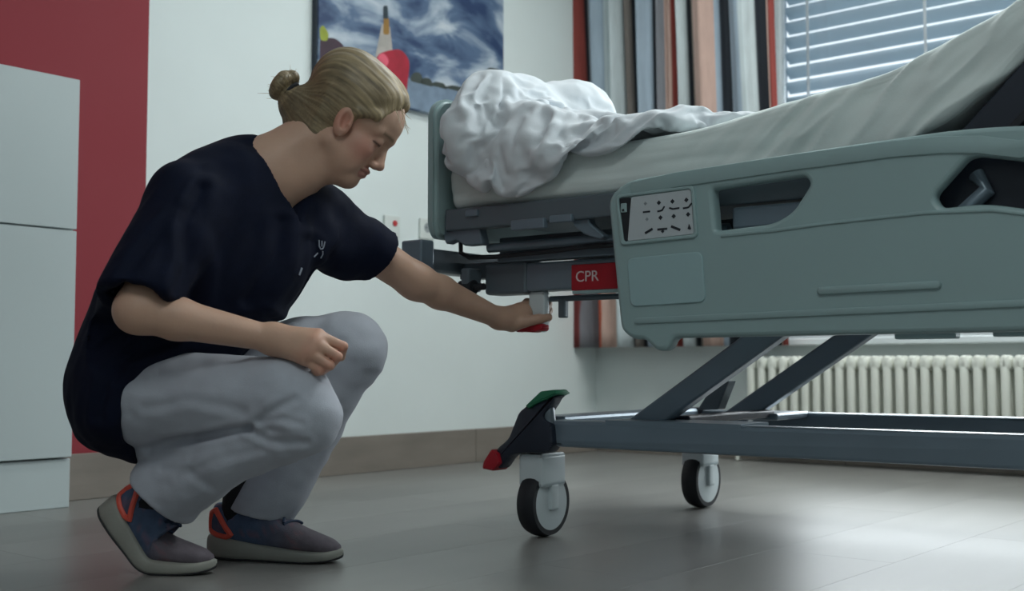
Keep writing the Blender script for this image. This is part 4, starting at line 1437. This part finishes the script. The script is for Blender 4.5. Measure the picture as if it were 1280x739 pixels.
for px_, dp, wd in SHIRT_FOLDS:
    V = groove(V, N, px_, 2.10, dp, wd, 2.30)
V = lap(V, Q)
M_SCRUB = mat('navy_scrub_cotton', srgb(9, 17, 38), 0.85, 0.08, 30, 0.25, 500, sheen=0.0, spec=0.2)
me = pymesh('scrub_top', V - ROOT, Q)
top_o = link('scrub_top', me, M_SCRUB, person)
# neck band follows the opening; emblem, pen and pocket edge lie on the cloth
bvh = BVHTree.FromPolygons([Vector(v) for v in V], [tuple(q) for q in Q.tolist()])
O_ = Vector((0, 0, CAM_H))


def hit(px, py, lift=0.0012):
    d = ray(px, py).normalized()
    loc, nor, _, _ = bvh.ray_cast(O_, d)
    if loc is None: return None
    return np.array(loc) + np.array(nor) * lift


def on_cloth(name, lines, r, m):
    b = MB()
    okk = False
    for ln in lines:
        pts_ = []
        for (x0, y0), (x1, y1) in zip(ln, ln[1:]):
            for t in np.linspace(0, 1, 5, endpoint=False):
                h_ = hit(x0 + (x1 - x0) * t, y0 + (y1 - y0) * t)
                if h_ is not None: pts_.append(tuple(h_ - ROOT))
        if len(pts_) > 2:
            b.tube(pts_, r, 6); okk = True
    if okk: return b.build(name, m, top_o)


M_EMB = mat('grey_white_embroidery', srgb(150, 158, 172), 0.7)
on_cloth('emblem', [[(398.5, 300), (398.5, 308), (400.5, 311.5), (403, 311), (404.5, 308), (406, 300.5)], [(402, 301), (402, 310)],
                    [(403, 314), (403, 318), (400, 323.5)], [(392, 321), (398, 315)]], 0.0014, M_EMB)
on_cloth('pen_clip', [[(376.5, 335), (372.5, 346)]], 0.0022, M_EMB)

# ------------------------------------------------------------ trousers
T = Field((-0.92, 1.90, 0.03), (-0.18, 2.58, 0.60), 0.0045)
T.ell(J['pel'] + np.array((0.012, 0, -0.010)), (0.112, 0.155, 0.110), pa, 0.03)
T.ell(J['pel'] + np.array((-0.015, 0.0, -0.055)), (0.085, 0.135, 0.075), pa, 0.03)
for s in 'RL':
    hp, kn_, an_ = J['hip' + s], J['kn' + s], J['an' + s]
    d = unit(an_ - kn_)
    if s == 'R':
        T.cone(P(186, 492, 2.15), kn_ + np.array((-0.01, 0, 0.012)), 0.080, 0.070, 0.03)
        T.cone(kn_ + np.array((-0.02, 0, 0.008)), P(382, 520, 2.06), 0.072, 0.066, 0.02)
        T.cone(P(190, 556, 2.19), P(265, 548, 2.13), 0.036, 0.036, 0.006)
        m1 = P(285, 571, 2.11)
        T.cone(P(380, 527, 2.06), m1, 0.062, 0.053, 0.003)
        T.cone(m1, P(205, 618, 2.195), 0.053, 0.072, 0.012)
        T.cone(P(205, 618, 2.195), P(165, 655, 2.23), 0.072, 0.072, 0.012)
    else:
        T.cone(hp, kn_, 0.092, 0.080, 0.03)
        T.cone(kn_, kn_ + (an_ - kn_) * 0.05, 0.084, 0.078, 0.012)
        mid = kn_ + (an_ - kn_) * 0.45
        T.cone(kn_, mid, 0.078, 0.068, 0.006)
        T.cone(mid, an_ + d * 0.10 - np.array((0.012, 0, 0)), 0.068, 0.068, 0.012)
    hemd = unit(d + (np.array((0.15, 0, -0.05)) if s == 'R' else np.array((0.20, 0, -0.1))))
    c = an_ + hemd * (0.10 + (0.018 if s == 'R' else 0.020))
    ax1 = unit(np.cross(hemd, np.array((0, 1, 0.01))))
    ax = (hemd, ax1, np.cross(hemd, ax1))
    if s == 'R':
        hemd = unit(np.array((-0.66, 0.12, -0.74))); c = P(200, 620, 2.195) + hemd * 0.10
        ax1 = unit(np.cross(hemd, np.array((0, 1, 0.01)))); ax = (hemd, ax1, np.cross(hemd, ax1))
    T.box(c, (0.10, 0.12, 0.12), ax, 0.0, 0.003, 'cut')
    T.cone(an_ - d * 0.03, an_ + d * 0.08, 0.050, 0.056, 0.003, 'cut')
V, Q = T.mesh(2)
del T
N = normals(V, Q)
w2 = fbm(V * np.array([16, 10, 24]), 1.0, 3.0)
w1 = fbm(V, 9, 7.0)
# creases fanning out from the inside of the near knee and along the shin
pk = P(316, 535, 2.0)
rel = V - pk
an = np.arctan2(rel[:, 2], rel[:, 0]); rr_ = np.sqrt(rel[:, 0] ** 2 + rel[:, 2] ** 2)
near = (V[:, 1] < J['knR'][1] + 0.02)
fan = np.maximum(0, np.sin(an * 7 + rr_ * 20)) * np.exp(-((rr_ - 0.055) / 0.035) ** 2) * near * (rel[:, 0] > 0)
V = V + N * (0.0050 * w1 + 0.0030 * w2 + 0.0030 * fan)[:, None]


for px_, dp, wd in (([(168, 566), (205, 554), (250, 547), (316, 534)], 0.011, 0.007), ([(312, 535), (340, 517), (378, 498)], 0.006, 0.006), ([(316, 536), (345, 551), (388, 550)], 0.006, 0.006),
                    ([(330, 526), (360, 522), (385, 528)], 0.004, 0.005), ([(180, 510), (240, 500), (310, 512)], 0.003, 0.008), ([(215, 600), (270, 575), (330, 560)], 0.003, 0.007), ([(190, 590), (230, 590), (262, 612)], 0.003, 0.007)):
    V = groove(V, N, px_, 2.06, dp * 0.7, wd, 2.20)
V = lap(V, Q)
M_TR = mat('pale_grey_trouser_cotton', srgb(176, 180, 190), 0.85, 0.03, 30, 0.22, 450, sheen=0.1, spec=0.25)
link('trousers', pymesh('trousers', V - ROOT, Q), M_TR, person)

# ------------------------------------------------------------ shoes and socks
def loft(secs, n=28):
    """secs: (x, halfwidth, z_low, z_high, power, y_shift)"""
    V, Q = [], []
    for x, hw, z0, z1, pw, ys in secs:
        for i in range(n):
            a = 2 * math.pi * i / n
            c, s = math.cos(a), math.sin(a)
            e = 2 / pw
            yy = hw * math.copysign(abs(c) ** e, c)
            zz = (z0 + z1) / 2 + (z1 - z0) / 2 * math.copysign(abs(s) ** e, s)
            V.append((x, yy + ys, zz))
    for k_ in range(len(secs) - 1):
        for i in range(n):
            a, b = k_ * n + i, k_ * n + (i + 1) % n
            Q.append((a, b, b + n, a + n))
    return np.array(V), Q, n


def resec(secs, m=36):
    s = np.array(secs); x = np.linspace(0, 1, len(s))
    xx = np.linspace(0, 1, m)
    out = np.stack([np.interp(xx, x, s[:, j]) for j in range(6)], 1)
    for _ in range(2):
        o2 = out.copy(); o2[1:-1] = (out[:-2] + 2 * out[1:-1] + out[2:]) / 4; out = o2
    return out.tolist()


SOLE = [(-0.012, 0.004, .016, .040, 3, 0), (-0.008, 0.020, .006, .050, 3.5, 0), (0.01, 0.031, .002, .052, 4, 0), (0.05, 0.034, 0, .046, 4, 0), (0.10, 0.033, 0, .036, 4, .002),
        (0.16, 0.041, 0, .030, 4, .004), (0.21, 0.043, 0, .026, 4, .004), (0.25, 0.034, .003, .026, 3.5, .002), (0.272, 0.016, .008, .028, 3, 0), (0.278, 0.003, .014, .026, 3, 0)]
UPP = [(-0.004, 0.006, .045, .090, 2.5, 0), (0.004, 0.022, .040, .112, 2.5, 0), (0.02, 0.029, .036, .112, 2.6, 0), (0.05, 0.032, .030, .104, 2.6, 0), (0.085, 0.033, .026, .108, 2.5, .001),
       (0.12, 0.034, .022, .104, 2.4, .002), (0.155, 0.038, .020, .084, 2.4, .004), (0.19, 0.040, .018, .066, 2.4, .004), (0.225, 0.037, .016, .054, 2.4, .003), (0.252, 0.028, .016, .046, 2.4, .001), (0.270, 0.010, .018, .036, 2.3, 0)]
M_MID = mat('grey_cream_midsole', srgb(150, 150, 142), 0.6, 0.05, 20, 0.2, 200)
M_UPP = mat('blue_grey_knit', (1, 1, 1, 1), 0.8, 0.15, 60, 0.5, 600, attr='Col')
M_COR = mat('coral_heel_plastic', srgb(232, 92, 74), 0.45, 0.04)
M_LACE = mat('dark_blue_laces', srgb(40, 58, 84), 0.8, 0.1)
M_OUT = mat('dark_outsole', srgb(45, 46, 48), 0.7)
M_SOCK = mat('black_sock', srgb(22, 24, 30), 0.9)


def shoe(heel, yaw_, bend, ball, label):
    cb_, sb_ = math.cos(bend), math.sin(bend)
    wlen = 0.05

    def tf(Vl):
        Vl = np.array(Vl, float)
        x, y, z = Vl[:, 0], Vl[:, 1], Vl[:, 2]
        # bend the rear of the shoe up about the ball of the foot
        if bend:
            t = np.clip((ball - x) / wlen, 0, 1) ** 1.0
            an_ = bend * t
            dx = x - ball
            # position along a circular bend
            s_ = np.maximum(ball - x, 0)
            arc = np.minimum(s_, wlen)
            th_ = bend * arc / wlen
            rad_ = wlen / bend
            bx = ball - rad_ * np.sin(th_); bz = rad_ * (1 - np.cos(th_))
            rest = np.maximum(s_ - wlen, 0)
            bx -= rest * np.cos(th_); bz += rest * np.sin(th_)
            nx, nz_ = np.sin(th_), np.cos(th_)
            X = np.where(dx > 0, x, bx + z * nx); Z = np.where(dx > 0, z, bz + z * nz_)
        else:
            X, Z = x, z
        c, s = math.cos(yaw_), math.sin(yaw_)
        return np.stack([heel[0] + X * c - y * s, heel[1] + X * s + y * c, Z], 1) - ROOT

    def lobj(name, secs, m, parent, col=None):
        Vl, Ql, n = loft(secs)
        C_ = None if col is None else col(Vl)
        me = bpy.data.meshes.new(name)
        nf = len(secs)
        me.from_pydata(tf(Vl).tolist(), [], Ql + [tuple(range(n))[::-1], tuple(range((nf - 1) * n, nf * n))])
        me.polygons.foreach_set('use_smooth', [True] * len(me.polygons))
        if C_ is not None:
            at = me.color_attributes.new('Col', 'FLOAT_COLOR', 'POINT')
            cc = np.ones((len(Vl), 4), np.float32); cc[:, :3] = C_
            at.data.foreach_set('color', cc.ravel())
        return link(name, me, m, parent)

    def ucol(Vl):
        blue, plum = np.array(srgb(74, 92, 120)[:3]), np.array(srgb(104, 96, 104)[:3])
        t = np.clip((Vl[:, 0] - 0.10) / 0.09, 0, 1)[:, None]
        c = blue * (1 - t) + plum * t
        pink = np.array(srgb(150, 96, 104)[:3])
        for i, v in enumerate(Vl):
            f_ = noise.noise(Vector((v[0] * 40, v[1] * 20, v[2] * 160)))
            if f_ > 0.25 and v[0] < 0.2: c[i] = c[i] * 0.7 + pink * 0.3
        return c

    u = lobj('shoe', resec(UPP, 44), M_UPP, person, ucol)
    u['label'] = label
    lobj('midsole', resec(SOLE, 44), M_MID, u)
    lobj('outsole', [(x, hw * 0.93, z0 - 0.0005, z0 + 0.006, pw, ys) for x, hw, z0, z1, pw, ys in resec(SOLE, 44)], M_OUT, u)
    # coral heel loop on both sides, following the upper
    US = np.array(resec(UPP, 44))

    def surf(x, z, side, lift=0.001):
        hw, z0, z1, pw, ys = [np.interp(x, US[:, 0], US[:, j]) for j in range(1, 6)]
        s = max(-1, min(1, (z - (z0 + z1) / 2) / ((z1 - z0) / 2)))
        return (x, side * ((hw * max(0.0, 1 - abs(s) ** pw) ** (1 / pw)) + lift) + ys, z)

    for side in (-1, 1):
        b = MB()
        loop = [(0.000, .060), (0.000, .076), (0.004, .094), (0.014, .100), (0.026, .086), (0.040, .066), (0.052, .052), (0.040, .047), (0.020, .050), (0.004, .056), (0.000, .060)]
        pts_ = []
        for (x0, z0), (x1, z1) in zip(loop, loop[1:]):
            for t in np.linspace(0, 1, 4, endpoint=False):
                pts_.append(surf(x0 + (x1 - x0) * t, z0 + (z1 - z0) * t, side))
        pts_.append(surf(*loop[-1], side))
        b.tube([tuple(q) for q in tf(pts_)], 0.0055, 8)
        b.build('heel_loop', M_COR, u, smooth=True)
    for i in range(5):
        x = 0.105 + i * 0.016
        b = MB()
        pts_ = []
        for t in np.linspace(-1, 1, 11):
            hw, z0, z1, pw, ys = [np.interp(x + 0.004 * t * (-1) ** i, US[:, 0], US[:, j]) for j in range(1, 6)]
            a = math.pi / 2 - t * 0.75
            e = 2 / pw
            pts_.append((x + 0.008 * t * (-1) ** i, hw * math.copysign(abs(math.cos(a)) ** e, math.cos(a)) + ys, (z0 + z1) / 2 + (z1 - z0) / 2 * abs(math.sin(a)) ** e + 0.002))
        b.tube([tuple(q) for q in tf(pts_)], 0.0028, 6)
        b.build('lace', M_LACE, u, smooth=True)
    b = MB()
    for s in (-1, 1):
        pts_ = [(0.115, 0, .107), (0.108, s * 0.012, .116), (0.116, s * 0.022, .114), (0.126, s * 0.016, .106), (0.118, 0, .106)]
        b.tube([tuple(q) for q in tf(pts_)], 0.0024, 6)
    b.build('lace_bow', M_LACE, u, smooth=True)
    # sock
    q = tf([(0.045, 0, 0.075), (0.050, 0, 0.12), (0.062, 0, 0.17)])
    b = MB().tube([tuple(v) for v in q], [0.031, 0.030, 0.030], 20)
    b.build('sock', M_SOCK, person, smooth=True)


shoe((-0.605, 2.385, 0), R(-13), 0, 0.19, 'blue-grey running shoe planted flat on the floor')
shoe((-0.83, 2.235, 0), R(-7), R(50), 0.165, 'blue-grey running shoe with its heel lifted off the floor')
